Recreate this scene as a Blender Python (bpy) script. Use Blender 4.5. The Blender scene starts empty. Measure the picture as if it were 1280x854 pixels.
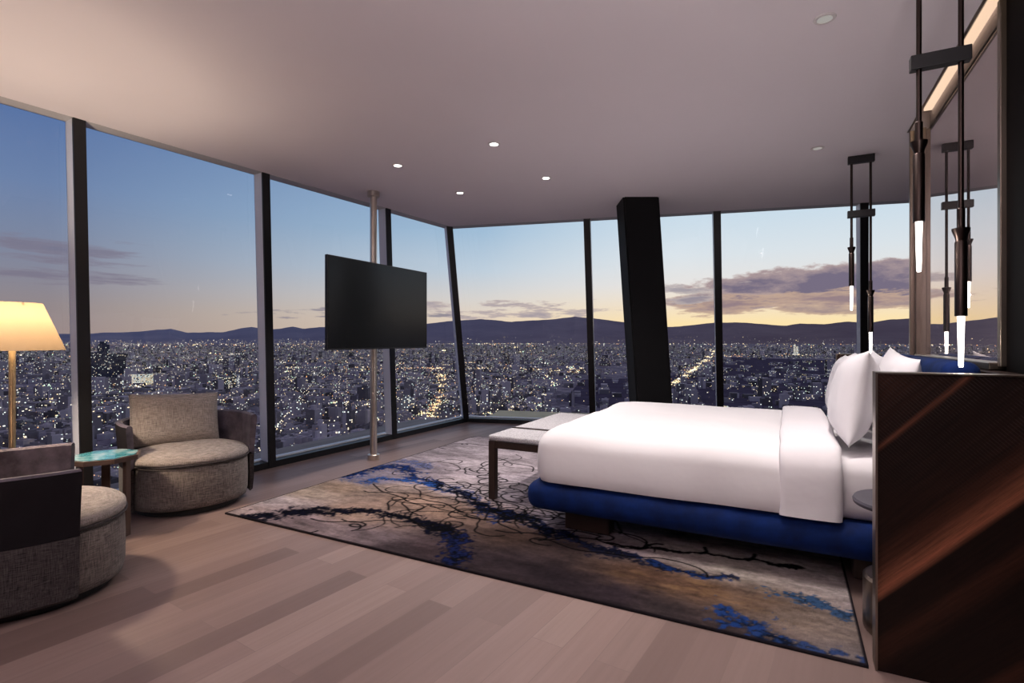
# Corner hotel bedroom at dusk above a city.  Units are metres, the room axes are x (towards the
# headboard wall) and y (along it, towards the far glass wall); the camera stands at the origin.
import bpy, bmesh, math, random
import numpy as np
from mathutils import Vector, Matrix, noise

PI = math.pi
R = math.radians
rng = random.Random(7)
scene = bpy.context.scene
COL = scene.collection
CEIL = 2.8
EYE = 1.25
YAW = 27.56            # camera heading, counter-clockwise from +y

# ------------------------------------------------------------------ helpers
def s2l(c):
    return tuple(((v / 255) / 12.92 if v / 255 <= 0.04045 else ((v / 255 + 0.055) / 1.055) ** 2.4) for v in c)

def link(o, parent=None):
    COL.objects.link(o)
    if parent is not None:
        o.parent = parent
    return o

def obj(name, geo, mat, parent=None, smooth=False, loc=None):
    """geo: bmesh or (verts, faces)."""
    me = bpy.data.meshes.new(name)
    if isinstance(geo, bmesh.types.BMesh):
        geo.to_mesh(me); geo.free()
    else:
        me.from_pydata(geo[0], [], geo[1]); me.update()
    for m in (mat if isinstance(mat, (list, tuple)) else [mat]):
        me.materials.append(m)
    if smooth:
        me.polygons.foreach_set('use_smooth', [True] * len(me.polygons))
        if smooth == 'auto':
            try:
                me.set_sharp_from_angle(angle=R(40))
            except Exception:
                pass
    o = bpy.data.objects.new(name, me)
    link(o, parent)
    if loc is not None:
        o.location = loc
    return o

def thing(name, label, cat, loc=(0, 0, 0), rz=0, group=None):
    o = bpy.data.objects.new(name, None)
    o.empty_display_size = 0.1
    link(o)
    o.location = loc; o.rotation_euler = (0, 0, rz)
    return tag(o, label, cat, group)

def tag(o, label, cat, group=None, kind=None):
    o['label'] = label; o['category'] = cat
    if group: o['group'] = group
    if kind: o['kind'] = kind
    return o

def struct(o):
    o['kind'] = 'structure'
    return o

def box(x0, x1, y0, y1, z0, z1, bev=0.0, seg=2, bm=None):
    b = bmesh.new()
    bmesh.ops.create_cube(b, size=1)
    for v in b.verts:
        v.co = Vector((x0 + (v.co.x + .5) * (x1 - x0), y0 + (v.co.y + .5) * (y1 - y0), z0 + (v.co.z + .5) * (z1 - z0)))
    if bev > 0:
        bmesh.ops.bevel(b, geom=b.edges[:], offset=bev, segments=seg, affect='EDGES', profile=0.5)
    return join(bm, b)

def join(bm, b):
    if bm is None:
        return b
    me = bpy.data.meshes.new('tmp'); b.to_mesh(me); b.free()
    bm.from_mesh(me); bpy.data.meshes.remove(me)
    return bm

def prism(poly, z0, z1, bm=None):
    """vertical prism over an xy polygon (counter-clockwise)."""
    b = bmesh.new()
    lo = [b.verts.new((x, y, z0)) for x, y in poly]
    hi = [b.verts.new((x, y, z1)) for x, y in poly]
    n = len(poly)
    b.faces.new(lo[::-1]); b.faces.new(hi)
    for i in range(n):
        b.faces.new((lo[i], lo[(i + 1) % n], hi[(i + 1) % n], hi[i]))
    bmesh.ops.recalc_face_normals(b, faces=b.faces[:])
    return join(bm, b)

def hexa(lo, hi, bm=None):
    """solid between two quads/polygons of 3-D points."""
    b = bmesh.new()
    a = [b.verts.new(p) for p in lo]; c = [b.verts.new(p) for p in hi]
    n = len(a)
    b.faces.new(a[::-1]); b.faces.new(c)
    for i in range(n):
        b.faces.new((a[i], a[(i + 1) % n], c[(i + 1) % n], c[i]))
    bmesh.ops.recalc_face_normals(b, faces=b.faces[:])
    return join(bm, b)

def lathe(prof, n=40, cx=0, cy=0, bm=None, cap=True):
    """prof: list of (radius, z) from bottom to top."""
    b = bmesh.new()
    rings = []
    for r, z in prof:
        rings.append([b.verts.new((cx + r * math.cos(2 * PI * k / n), cy + r * math.sin(2 * PI * k / n), z)) for k in range(n)])
    for i in range(len(rings) - 1):
        for k in range(n):
            b.faces.new((rings[i][k], rings[i][(k + 1) % n], rings[i + 1][(k + 1) % n], rings[i + 1][k]))
    if cap:
        b.faces.new(rings[0][::-1]); b.faces.new(rings[-1])
    bmesh.ops.recalc_face_normals(b, faces=b.faces[:])
    return join(bm, b)

def cyl(p, q, r, n=20, r2=None, bm=None):
    p = Vector(p); q = Vector(q); d = q - p
    b = bmesh.new()
    bmesh.ops.create_cone(b, cap_ends=True, segments=n, radius1=r, radius2=r if r2 is None else r2, depth=d.length)
    m = Matrix.Translation((p + q) / 2) @ d.to_track_quat('Z', 'Y').to_matrix().to_4x4()
    bmesh.ops.transform(b, matrix=m, verts=b.verts[:])
    return join(bm, b)

def rrect(hx, hy, r, n=8):
    """rounded rectangle outline, counter-clockwise."""
    pts = []
    for cx, cy, a0 in ((hx - r, hy - r, 0), (-hx + r, hy - r, 90), (-hx + r, -hy + r, 180), (hx - r, -hy + r, 270)):
        for k in range(n + 1):
            a = R(a0 + 90 * k / n)
            pts.append((cx + r * math.cos(a), cy + r * math.sin(a)))
    return pts

def pillow(w, h, t, n=26, seed=0, wr=.006, pinch=.05):
    """cushion in the local xz plane (width x, height z), thickness along y, flanged seam."""
    vs, fs = [], []
    for side in (1, -1):
        base = len(vs)
        for j in range(n + 1):
            for i in range(n + 1):
                u = -1 + 2 * i / n; v = -1 + 2 * j / n
                # denser near the edge
                u = math.sin(u * PI / 2) * .55 + u * .45; v = math.sin(v * PI / 2) * .55 + v * .45
                e = max(0, (1 - u ** 4)) * max(0, (1 - v ** 4))
                th = t / 2 * e ** .72
                x = u * w / 2 * (1 - pinch * (1 - u * u) * v * v * 0 - pinch * (1 - v * v) * u * u)
                z = v * h / 2 * (1 - pinch * (1 - u * u) * v * v)
                nn = noise.fractal(Vector((x * 5 + seed, z * 5, side * 3 + seed)), .9, 2, 3)
                th += wr * nn * e
                vs.append((x, side * th, z))
        for j in range(n):
            for i in range(n):
                a = base + j * (n + 1) + i
                q = (a, a + 1, a + n + 2, a + n + 1)
                fs.append(q[::-1] if side == 1 else q)
    b = bmesh.new()
    bv = [b.verts.new(p) for p in vs]
    for f in fs:
        b.faces.new([bv[k] for k in f])
    bmesh.ops.remove_doubles(b, verts=b.verts[:], dist=1e-5)
    bmesh.ops.recalc_face_normals(b, faces=b.faces[:])
    return b

# ------------------------------------------------------------------ materials
class NT:
    def __init__(s, name):
        s.m = bpy.data.materials.new(name); s.m.use_nodes = True
        s.t = s.m.node_tree; s.t.nodes.clear()
        s.out = s.n('ShaderNodeOutputMaterial')
    def n(s, typ, **kw):
        nd = s.t.nodes.new(typ)
        for k, v in kw.items():
            if k.startswith('i_'):
                key = k[2:]
                nd.inputs[int(key) if key.isdigit() else key.replace('_', ' ')].default_value = v
            else:
                setattr(nd, k, v)
        return nd
    def l(s, a, b):
        s.t.links.new(a, b)
    def math(s, op, a, b=None, clamp=False):
        nd = s.t.nodes.new('ShaderNodeMath'); nd.operation = op; nd.use_clamp = clamp
        for i, v in enumerate((a, b)):
            if v is None: continue
            if hasattr(v, 'is_output'): s.l(v, nd.inputs[i])
            else: nd.inputs[i].default_value = v
        return nd.outputs[0]
    def ramp(s, fac, stops, interp='LINEAR'):
        nd = s.t.nodes.new('ShaderNodeValToRGB'); nd.color_ramp.interpolation = interp
        el = nd.color_ramp.elements
        while len(el) < len(stops): el.new(0.5)
        for e, (p, c) in zip(el, stops):
            e.position = p; e.color = tuple(c) + (1,) if len(c) == 3 else c
        s.l(fac, nd.inputs[0])
        return nd.outputs[0]
    def mix(s, fac, a, b, mode='MIX'):
        nd = s.t.nodes.new('ShaderNodeMix'); nd.data_type = 'RGBA'; nd.blend_type = mode
        for i, v in ((0, fac), (6, a), (7, b)):
            if hasattr(v, 'is_output'): s.l(v, nd.inputs[i])
            elif i == 0: nd.inputs[0].default_value = v
            else: nd.inputs[i].default_value = tuple(v) + (1,)
        return nd.outputs[2]
    def bsdf(s, color, rough=.5, metal=0, spec=.5, normal=None, **kw):
        nd = s.n('ShaderNodeBsdfPrincipled')
        if hasattr(color, 'is_output'): s.l(color, nd.inputs['Base Color'])
        else: nd.inputs['Base Color'].default_value = tuple(color) + (1,)
        if hasattr(rough, 'is_output'): s.l(rough, nd.inputs['Roughness'])
        else: nd.inputs['Roughness'].default_value = rough
        nd.inputs['Metallic'].default_value = metal
        nd.inputs['Specular IOR Level'].default_value = spec
        for k, v in kw.items():
            nd.inputs[k.replace('_', ' ')].default_value = v
        if normal is not None: s.l(normal, nd.inputs['Normal'])
        s.l(nd.outputs[0], s.out.inputs[0])
        return nd
    def bump(s, h, strength=.3, dist=.01):
        nd = s.n('ShaderNodeBump'); nd.inputs['Strength'].default_value = strength; nd.inputs['Distance'].default_value = dist
        s.l(h, nd.inputs['Height'])
        return nd.outputs[0]
    def pos(s, scale=(1, 1, 1), rot=(0, 0, 0), coord='Object'):
        tc = s.n('ShaderNodeTexCoord'); mp = s.n('ShaderNodeMapping')
        mp.inputs['Scale'].default_value = scale; mp.inputs['Rotation'].default_value = rot
        s.l(tc.outputs[coord], mp.inputs[0])
        return mp.outputs[0]
    def noise(s, vec, scale=5, detail=4, rough=.55):
        nd = s.n('ShaderNodeTexNoise'); nd.inputs['Scale'].default_value = scale
        nd.inputs['Detail'].default_value = detail; nd.inputs['Roughness'].default_value = rough
        s.l(vec, nd.inputs['Vector'])
        return nd.outputs[0]

def plain(name, col, rough=.5, metal=0, spec=.5, var=.08, scale=6, bump=0, **kw):
    t = NT(name)
    v = t.pos()
    f = t.noise(v, scale, 4)
    c = t.mix(f, tuple(x * (1 - var) for x in col), tuple(min(1, x * (1 + var)) for x in col))
    t.bsdf(c, rough, metal, spec, t.bump(t.noise(v, scale * 12, 3), bump, .004) if bump else None, **kw)
    return t.m

def emit(name, col, strength, cap=False):
    t = NT(name)
    e = t.n('ShaderNodeEmission'); e.inputs[0].default_value = tuple(col) + (1,); e.inputs[1].default_value = strength
    t.l(e.outputs[0], t.out.inputs[0])
    if cap:
        t.m.cycles.emission_sampling = 'NONE'
    return t.m

def tweed(name, dark, light, scale=1.0):
    """woven two-tone cloth: fine horizontal and vertical threads."""
    t = NT(name)
    a = t.noise(t.pos((16 * scale, 16 * scale, 210 * scale)), 1, 2, .6)
    b = t.noise(t.pos((210 * scale, 210 * scale, 14 * scale)), 1, 2, .6)
    w = t.math('MULTIPLY', t.math('ADD', a, b), .5)
    c = t.ramp(w, [(.36, dark), (.62, light)])
    big = t.noise(t.pos(), 7, 3)
    c = t.mix(t.math('MULTIPLY', big, .35), c, dark)
    t.bsdf(c, .95, 0, .15, t.bump(w, .5, .004), Sheen_Weight=.15)
    return t.m

M = {}
M['ceiling'] = plain('ceiling_paint', (.84, .785, .825), .9, spec=.1, var=.02, scale=2)
M['wall'] = plain('wall_paint', (.25, .22, .22), .9, spec=.1, var=.04)
M['black_metal'] = plain('black_metal', (.012, .012, .014), .38, spec=.4, var=.2)
M['silver'] = plain('silver_grey_painted_metal', (.84, .87, .93), .35, 0, var=.04)
M['soffit'] = plain('grey_soffit_metal', (.50, .49, .505), .5, 0, var=.06)
M['nickel'] = plain('satin_nickel', (.66, .60, .52), .32, 1, var=.05)
M['bronze'] = plain('dark_bronze', (.26, .215, .18), .32, 1, var=.1)
M['gold'] = plain('brushed_brass', (.60, .45, .27), .38, 1, var=.06)
M['column'] = plain('black_column_cladding', (.008, .008, .009), .65, spec=.15, var=.2)
M['tv_black'] = plain('black_plastic', (.012, .012, .013), .45, var=.1)
M['screen'] = plain('dark_screen_glass', (.010, .011, .012), .16, spec=.35, var=.05)
M['tweed'] = tweed('grey_brown_tweed', (.055, .045, .041), (.27, .23, .21), 1.4)
M['tweed_seat'] = tweed('pale_tweed', (.16, .138, .128), (.46, .405, .378), 1.4)
M['tweed_dark'] = tweed('dark_ribbed_tweed', (.012, .010, .011), (.095, .08, .08), 1.5)
M['plinth'] = plain('black_plinth', (.01, .009, .009), .6, var=.2)
M['lamp_tube'] = emit('glowing_glass_rod', (1, .93, .86), 6)
M['downlight_lens'] = emit('downlight_lens', (1, .94, .88), 8)
M['downlight_dim'] = emit('downlight_lens_aimed_away', (1, .94, .88), .36)
M['cove'] = emit('warm_cove_strip', (1, .76, .54), 1.2)
M['white_trim'] = plain('white_trim', (.7, .66, .66), .6, var=.03)
M['leg_wood'] = plain('dark_walnut', (.028, .014, .010), .4, var=.4, scale=14)
M['reflection_band'] = plain('khaki_reflection', (.85, .78, .50), .9, spec=.1, var=.2, scale=3)

def velvet():
    t = NT('plum_grey_velvet')
    v = t.pos()
    c = t.ramp(t.noise(v, 9, 5, .65), [(.3, (.04, .032, .046)), (.7, (.135, .115, .145))])
    t.bsdf(c, .75, 0, .25, t.bump(t.noise(v, 90, 2), .1, .003), Sheen_Weight=.12, Sheen_Roughness=.4)
    return t.m
M['velvet'] = velvet()
M['shaded_velvet'] = plain('shaded_plum_velvet', (.013, .011, .013), .9, spec=.1, var=.3)  # chair velvet with shade put into its colour, for the shell's outside

def linen(name, col, wrinkle=.35):
    t = NT(name)
    n1 = t.noise(t.pos((1, 1, 1.0)), 4.5, 3, .5)
    n2 = t.noise(t.pos((300, 300, 300)), 1, 2)
    h = t.math('ADD', n1, t.math('MULTIPLY', n2, .02))
    t.bsdf(col, .85, 0, .2, t.bump(h, wrinkle, .03), Sheen_Weight=.1)
    return t.m
M['duvet'] = linen('white_duvet_cotton', (.80, .775, .785), .22)
M['sheet'] = linen('white_sheet_cotton', (.78, .75, .77), .3)
M['pillowcase'] = linen('white_pillowcase', (.82, .80, .825), .35)

def blue_velvet():
    t = NT('royal_blue_velvet')
    v = t.pos()
    c = t.ramp(t.noise(v, 8, 5, .6), [(.3, (.002, .008, .045)), (.7, (.003, .019, .115))])
    t.bsdf(c, .8, 0, .15, t.bump(t.noise(v, 60, 3), .15, .004), Sheen_Weight=.05, Sheen_Tint=(.3, .5, 1, 1))
    return t.m
M['blue'] = blue_velvet()

def bench_cloth():
    t = NT('pale_grey_boucle')
    c = t.ramp(t.noise(t.pos(), 160, 3, .7), [(.35, (.26, .25, .26)), (.65, (.60, .58, .60))])
    t.bsdf(c, .95, 0, .1, t.bump(t.noise(t.pos(), 220, 2), .4, .004))
    return t.m
M['bench'] = bench_cloth()

def planks():
    t = NT('pale_oak_planks')
    v = t.pos(rot=(0, 0, R(-84)))             # boards run along the long glass wall
    br = t.n('ShaderNodeTexBrick')
    br.offset = .37; br.offset_frequency = 2
    for k, val in (('Scale', 1), ('Mortar Size', .0012), ('Mortar Smooth', .2), ('Bias', 0), ('Brick Width', 1.9), ('Row Height', .145)):
        br.inputs[k].default_value = val
    br.inputs['Color1'].default_value = (0, 0, 0, 1); br.inputs['Color2'].default_value = (1, 1, 1, 1)
    br.inputs['Mortar'].default_value = (.3, .3, .3, 1)
    t.l(v, br.inputs['Vector'])
    tint = t.ramp(br.outputs[0], [(0, (.14, .093, .082)), (.3, (.245, .170, .151)), (.6, (.19, .130, .115)), (1, (.285, .204, .18))])
    mp = t.n('ShaderNodeMapping'); mp.inputs['Scale'].default_value = (1.2, 26, 1)
    t.l(v, mp.inputs[0])
    # shift the grain from board to board
    off = t.n('ShaderNodeVectorMath', operation='ADD'); t.l(mp.outputs[0], off.inputs[0])
    cmb = t.n('ShaderNodeCombineXYZ'); t.l(t.math('MULTIPLY', br.outputs[0], 37.0), cmb.inputs[0]); t.l(t.math('MULTIPLY', br.outputs[0], 11.0), cmb.inputs[2])
    t.l(cmb.outputs[0], off.inputs[1])
    g = t.noise(off.outputs[0], 1.6, 6, .62)
    c = t.mix(t.ramp(g, [(.35, (0, 0, 0)), (.75, (1, 1, 1))]), tint, t.mix(.28, tint, (.15, .10, .085)))
    c = t.mix(t.math('MULTIPLY', br.outputs['Fac'], .5), c, (.10, .07, .06))
    rough = t.math('ADD', t.math('MULTIPLY', g, .18), .38)
    t.bsdf(c, rough, 0, .35, t.bump(t.math('SUBTRACT', t.math('MULTIPLY', g, .25), br.outputs['Fac']), .12, .003))
    return t.m
M['planks'] = planks()

def ebony():
    """dark veneer, grain rising at 45 degrees, fine ribs across it."""
    t = NT('striped_ebony_veneer')
    v = t.pos()
    sx = t.n('ShaderNodeSeparateXYZ'); t.l(v, sx.inputs[0])
    d = t.math('SUBTRACT', sx.outputs[2], t.math('MULTIPLY', sx.outputs[0], 1.05))     # across the grain
    e = t.math('ADD', sx.outputs[2], sx.outputs[0])                                      # along it
    cmb = t.n('ShaderNodeCombineXYZ'); t.l(d, cmb.inputs[0]); t.l(t.math('MULTIPLY', e, .05), cmb.inputs[1])
    fine = t.noise(cmb.outputs[0], 75, 4, .7)
    soft = t.noise(cmb.outputs[0], 9, 2, .5)
    dd = t.math('ADD', d, t.math('MULTIPLY', t.math('SUBTRACT', soft, .5), .03))
    band = t.ramp(t.math('ADD', t.math('MULTIPLY', dd, .5), .5),
                  [(.14, (.02, .02, .02)), (.19, (.16, .16, .16)), (.21, (.03, .03, .03)), (.33, (.02, .02, .02)), (.385, (.13, .13, .13)), (.41, (.03, .03, .03)),
                   (.470, (.02, .02, .02)), (.484, (1, 1, 1)), (.505, (.62, .62, .62)), (.535, (.20, .20, .20)), (.58, (.05, .05, .05)),
                   (.69, (.03, .03, .03)), (.752, (.03, .03, .03)), (.762, (.55, .55, .55)), (.772, (.04, .04, .04)), (.9, (.12, .12, .12)), (.95, (.04, .04, .04))])
    w = t.math('MULTIPLY', band, t.math('ADD', t.math('MULTIPLY', fine, 1.3), -.05), True)
    c = t.mix(w, (.0025, .002, .002), (.42, .15, .08))
    c = t.mix(t.math('MULTIPLY', fine, .03), c, (.11, .07, .06))
    ribs = t.math('SINE', t.math('MULTIPLY', e, 430.0))
    rib_on = t.math('MULTIPLY', t.math('GREATER_THAN', ribs, .55), t.ramp(t.math('MULTIPLY', sx.outputs[2], .8), [(.5, (0, 0, 0)), (.85, (1, 1, 1))]))
    rib_on = t.math('MULTIPLY', rib_on, t.ramp(t.noise(cmb.outputs[0], 30, 2), [(.35, (.2, .2, .2)), (.6, (1, 1, 1))]))
    c = t.mix(t.math('MULTIPLY', rib_on, .42), c, (.06, .048, .045))
    t.bsdf(c, .45, 0, .18, t.bump(t.math('ADD', ribs, t.math('MULTIPLY', fine, .8)), .1, .002))
    return t.m
M['ebony'] = ebony()
M['dark_wall'] = plain('dark_wood_panel', (.0032, .0022, .002), .6, spec=.06, var=.4, scale=9)

def glass():
    t = NT('window_glass')
    fr = t.n('ShaderNodeFresnel'); fr.inputs[0].default_value = 1.28
    tr = t.n('ShaderNodeBsdfTransparent'); tr.inputs[0].default_value = (.965, .975, .985, 1)
    gl = t.n('ShaderNodeBsdfGlossy'); gl.inputs['Roughness'].default_value = 0.0; gl.inputs[0].default_value = (.9, .9, .95, 1)
    mx = t.n('ShaderNodeMixShader')
    t.l(fr.outputs[0], mx.inputs[0]); t.l(tr.outputs[0], mx.inputs[1]); t.l(gl.outputs[0], mx.inputs[2])
    t.l(mx.outputs[0], t.out.inputs[0])
    return t.m
M['glass'] = glass()

def mirror():
    t = NT('smoked_mirror')
    t.bsdf((.80, .70, .68), .0, .90, .5)
    return t.m
M['mirror'] = mirror()

def shade():
    t = NT('cream_lamp_shade')
    tr = t.n('ShaderNodeBsdfTranslucent'); tr.inputs[0].default_value = (.085, .059, .034, 1)
    df = t.n('ShaderNodeBsdfDiffuse'); df.inputs[0].default_value = (.55, .46, .33, 1)
    mx = t.n('ShaderNodeMixShader'); mx.inputs[0].default_value = .6
    t.l(tr.outputs[0], mx.inputs[1]); t.l(df.outputs[0], mx.inputs[2])
    t.l(mx.outputs[0], t.out.inputs[0])
    return t.m
M['shade'] = shade()

def turquoise():
    t = NT('turquoise_resin')
    c = t.ramp(t.noise(t.pos(), 7, 4, .6), [(.35, (.02, .14, .19)), (.5, (.07, .28, .33)), (.62, (.34, .46, .48))])
    t.bsdf(c, .12, 0, .5)
    return t.m
M['turquoise'] = turquoise()
M['table_wood'] = plain('brown_table_wood', (.085, .05, .038), .4, var=.35, scale=12)
M['night_top'] = plain('dark_stone_top', (.07, .065, .08), .5, var=.3, spec=.25, scale=10)

# ------------------------------------------------------------------ the shell: floor, ceiling, glass walls
# the two glass walls lean inwards and are slightly twisted: lines through floor and ceiling points
def left_bot(y):  return -4.47 + .0440 * (y - 3.4)
def left_top(y):  return -4.438 + .0765 * (y - 1.473)
CB = Vector((-4.325, 6.80, 0)); CT = Vector((-4.093, 6.005, CEIL))
def right_bot(x): return 6.80 + .262 * (x + 4.325)
def right_top(x): return 6.005 + .232 * (x + 4.093)
XEND = 4.3
YB = -2.6

struct(obj('floor', prism([(-5.2, YB - .3), (XEND + .2, YB - .3), (XEND + .2, right_bot(XEND) + .1), CB.xy + Vector((-.15, .12)), (-5.2, 6.7)], -.25, 0), M['planks']))

ceil_poly = [(left_top(YB), YB), (.80, YB), (.80, 4.862), (XEND + .2, 4.862), (XEND + .2, right_top(XEND + .2)), (CT.x, CT.y)]
struct(obj('ceiling', prism(ceil_poly, CEIL, CEIL + .25), M['ceiling']))
# recess in the ceiling along the mirror wall with the warm strip
struct(obj('trim_2', prism([(.80, YB), (1.1, YB), (1.1, 4.862), (.80, 4.862)], CEIL + .13, CEIL + .25), M['white_trim']))
struct(obj('trim_7', box(.788, .80, YB, 4.862, CEIL - .006, CEIL + .02), M['bronze']))
# grey soffit strip between the mullion tips and the glass
DEP = .135
n_left = Vector((-1, .06, 0)).normalized()
n_right = Vector((-.235, .972, 0)).normalized()
a0 = Vector((left_top(YB), YB, 0)); a1 = Vector((CT.x, CT.y, 0))
so = [a0.xy, a1.xy, (a1 + n_left * .13 + Vector((0, .15, 0))).xy, (a0 + n_left * .13).xy]
struct(obj('trim_3', prism(so, CEIL - .002, CEIL + .24), M['soffit']))
b1 = Vector((XEND + .2, right_top(XEND + .2), 0))
so = [a1.xy, b1.xy, (b1 + n_right * .13).xy, (a1 + n_right * .13 + Vector((-.12, 0, 0))).xy]
struct(obj('trim_4', prism(so, CEIL - .002, CEIL + .24), M['soffit']))

def V3(x, y, z): return Vector((x, y, z))

def mullion_bar(b, t, along, out, wid, dep, name):
    """one mullion: black cap towards the room, silver fin behind it."""
    cap = .018
    top = mullion_part(b, t, along, out, wid, 0, cap)
    cap_o = obj('window_%d' % mullion_bar.k, top, M['black_metal']); struct(cap_o)
    obj('mullion_fin', mullion_part(b, t, along, out, wid * .94, cap, dep), M['silver'], cap_o)
    mullion_bar.k += 1
mullion_bar.k = 20
def mullion_part(b, t, along, out, wid, d0, d1):
    lo = [b - along * wid / 2 + out * d0, b + along * wid / 2 + out * d0, b + along * wid / 2 + out * d1, b - along * wid / 2 + out * d1]
    hi = [t - along * wid / 2 + out * d0, t + along * wid / 2 + out * d0, t + along * wid / 2 + out * d1, t - along * wid / 2 + out * d1]
    return hexa(lo, hi)

al = Vector((.06, 1, 0)).normalized(); ar = Vector((.972, .235, 0)).normalized()
# mullions of the long glass wall: (foot y, head y)
LM = [(-1.40, -1.40), (.40, .32), (1.99, 1.885), (3.50, 3.30), (5.23, 4.86)]
RM = [(-2.488, -2.278), (-.813, -.756), (.879, .767), (2.55, 2.30), (4.1, 3.84)]
for yb, yt in LM:
    mullion_bar(V3(left_bot(yb), yb, 0), V3(left_top(yt), yt, CEIL), al, n_left, .075, DEP, 'l')
for xb, xt in RM:
    mullion_bar(V3(xb, right_bot(xb), 0), V3(xt, right_top(xt), CEIL), ar, n_right, .085, DEP, 'r')
# corner post
mullion_bar(CB, CT, (al + ar).normalized(), (n_left + n_right).normalized(), .085, DEP, 'c')

# panes: one between each two mullions, in the plane of the fins' outer edges
def pane(k, b0, b1, t0, t1, out):
    o = .125
    p = [b0 + out * o, b1 + out * o, t1 + out * o, t0 + out * o]
    q = [v + out * .012 for v in p]
    b = bmesh.new()
    vs = [b.verts.new(v) for v in p]
    b.faces.new(vs)
    struct(obj('window_%d' % k, b, M['glass']))
ly = [(YB, YB)] + LM
k = 1
for i in range(len(ly)):
    y0b, y0t = ly[i]
    b0 = V3(left_bot(y0b), y0b, .03); t0 = V3(left_top(y0t), y0t, CEIL)
    if i + 1 < len(ly):
        y1b, y1t = ly[i + 1]
        b1 = V3(left_bot(y1b), y1b, .03); t1 = V3(left_top(y1t), y1t, CEIL)
    else:
        b1 = CB + V3(0, .12, .03); t1 = CT + V3(0, .12, 0)
    pane(k, b0, b1, t0, t1, n_left); k += 1
rx = RM + [(XEND, XEND + .15)]
pb, pt = CB + V3(-.12, 0, .03), CT + V3(-.12, 0, 0)
for xb, xt in rx:
    b1 = V3(xb, right_bot(xb), .03); t1 = V3(xt, right_top(xt), CEIL)
    pane(k, pb, b1, pt, t1, n_right); k += 1
    pb, pt = b1, t1

# black bottom rails with a light glazing bead behind them
def rail(name, p, q, out, ext):
    p = p.copy(); q = q.copy()
    lo = [p, q, q + out * .10 + ext, p + out * .10]
    o = struct(obj(name, hexa(lo, [v + V3(0, 0, .062) for v in lo]), M['black_metal']))
    lo = [p + out * .10, q + out * .10 + ext, q + out * .17 + ext * 1.4, p + out * .17]
    obj('glazing_bead', hexa(lo, [v + V3(0, 0, .075) for v in lo]), M['silver'], o)
rail('baseboard_left', V3(left_bot(YB), YB, 0), CB, n_left, V3(0, .08, 0))
rail('baseboard_far', V3(XEND, right_bot(XEND), 0), CB, n_right, V3(-.08, 0, 0))
# added strip outside the far glass, standing in for the lit room's reflection
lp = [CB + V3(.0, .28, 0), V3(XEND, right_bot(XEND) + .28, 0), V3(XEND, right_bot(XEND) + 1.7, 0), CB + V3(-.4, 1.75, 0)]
struct(obj('reflection_strip', prism([v.xy for v in lp], -.35, -.05), M['reflection_band']))

# walls
struct(obj('wall_headboard', join(box(.885, 1.1, YB, 4.862, 0, CEIL + .13), box(.872, .90, YB, 3.138, 0, CEIL + .13)), M['dark_wall']))
struct(obj('wall_back', box(-5.0, 1.1, YB - .2, YB, 0, CEIL + .2), M['wall']))
struct(obj('wall_right', box(XEND + .05, XEND + .25, 1.0, right_bot(XEND) + .3, 0, CEIL + .2), M['wall']))
struct(obj('wall_end', box(1.1, XEND + .2, .9, 1.1, 0, CEIL + .2), M['wall']))
struct(obj('trim_6', box(1.1, XEND + .2, 1.0, 4.862, CEIL, CEIL + .25), M['ceiling']))

# leaning black column
cb = Vector((-1.335, 5.98)); ct = Vector((-1.50, 5.90))
def colsq(c, z):
    return [V3(c.x + sx * .195 * .89 - sy * .2 * .46, c.y + sx * .195 * .46 + sy * .2 * .89, z) for sx, sy in ((-1, -1), (1, -1), (1, 1), (-1, 1))]
b = hexa(colsq(cb, 0), colsq(ct, CEIL - .001))
bmesh.ops.bevel(b, geom=[e for e in b.edges if abs(e.verts[0].co.z - e.verts[1].co.z) > 1], offset=.018, segments=2, affect='EDGES')
struct(obj('column', b, M['column']))

# ------------------------------------------------------------------ mirror on the headboard wall
mr = thing('wall_mirror', 'tall smoked mirror in a bronze frame on the wall behind the bed', 'mirror', (0, 0, 0))
obj('mirror_glass', box(.862, .880, 3.18, 4.80, 1.146, CEIL + .12), M['mirror'], mr)
obj('frame_post', box(.85, .884, 3.14, 3.18, 1.128, CEIL - .002, .004), M['bronze'], mr)
fr = box(.80, .826, 4.836, 4.862, 1.128, CEIL - .002, .003)
box(.831, .875, 4.80, 4.842, 1.128, CEIL - .002, .003, bm=fr)
box(.822, .835, 4.84, 4.862, 1.128, CEIL - .002, 0, bm=fr)
obj('frame_post', fr, M['bronze'], mr)
obj('frame_rail', box(.82, .882, 3.18, 4.80, 1.112, 1.146, .004), M['bronze'], mr)

cv = obj('cove_light', box(.803, .85, YB + .1, 4.79, CEIL + .112, CEIL + .127), M['cove'])
tag(cv, 'long warm light strip recessed in the ceiling edge above the mirror', 'light strip')

# ------------------------------------------------------------------ headboard unit of dark veneer
hb = thing('headboard_unit', 'dark striped wood headboard surround with wing panels and thin metal edging', 'headboard', (.0, 0, 0))
obj('back_panel', box(.775, .868, 2.49, 5.46, 0, 1.108), M['ebony'], hb)
w1 = obj('wing_panel', box(.300, .870, 2.412, 2.488, 0, 1.122), M['ebony'], hb)
obj('metal_edge', box(.293, .300, 2.405, 2.488, 0, 1.128), M['bronze'], w1)
obj('metal_edge', box(.300, .870, 2.405, 2.488, 1.122, 1.128), M['bronze'], w1)
w2 = obj('wing_panel', box(.385, .95, 5.462, 5.54, 0, 1.122), M['ebony'], hb)
obj('metal_edge', box(.378, .385, 5.462, 5.547, 0, 1.128), M['bronze'], w2)
obj('metal_edge', box(.385, .95, 5.462, 5.547, 1.122, 1.128), M['bronze'], w2)

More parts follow.
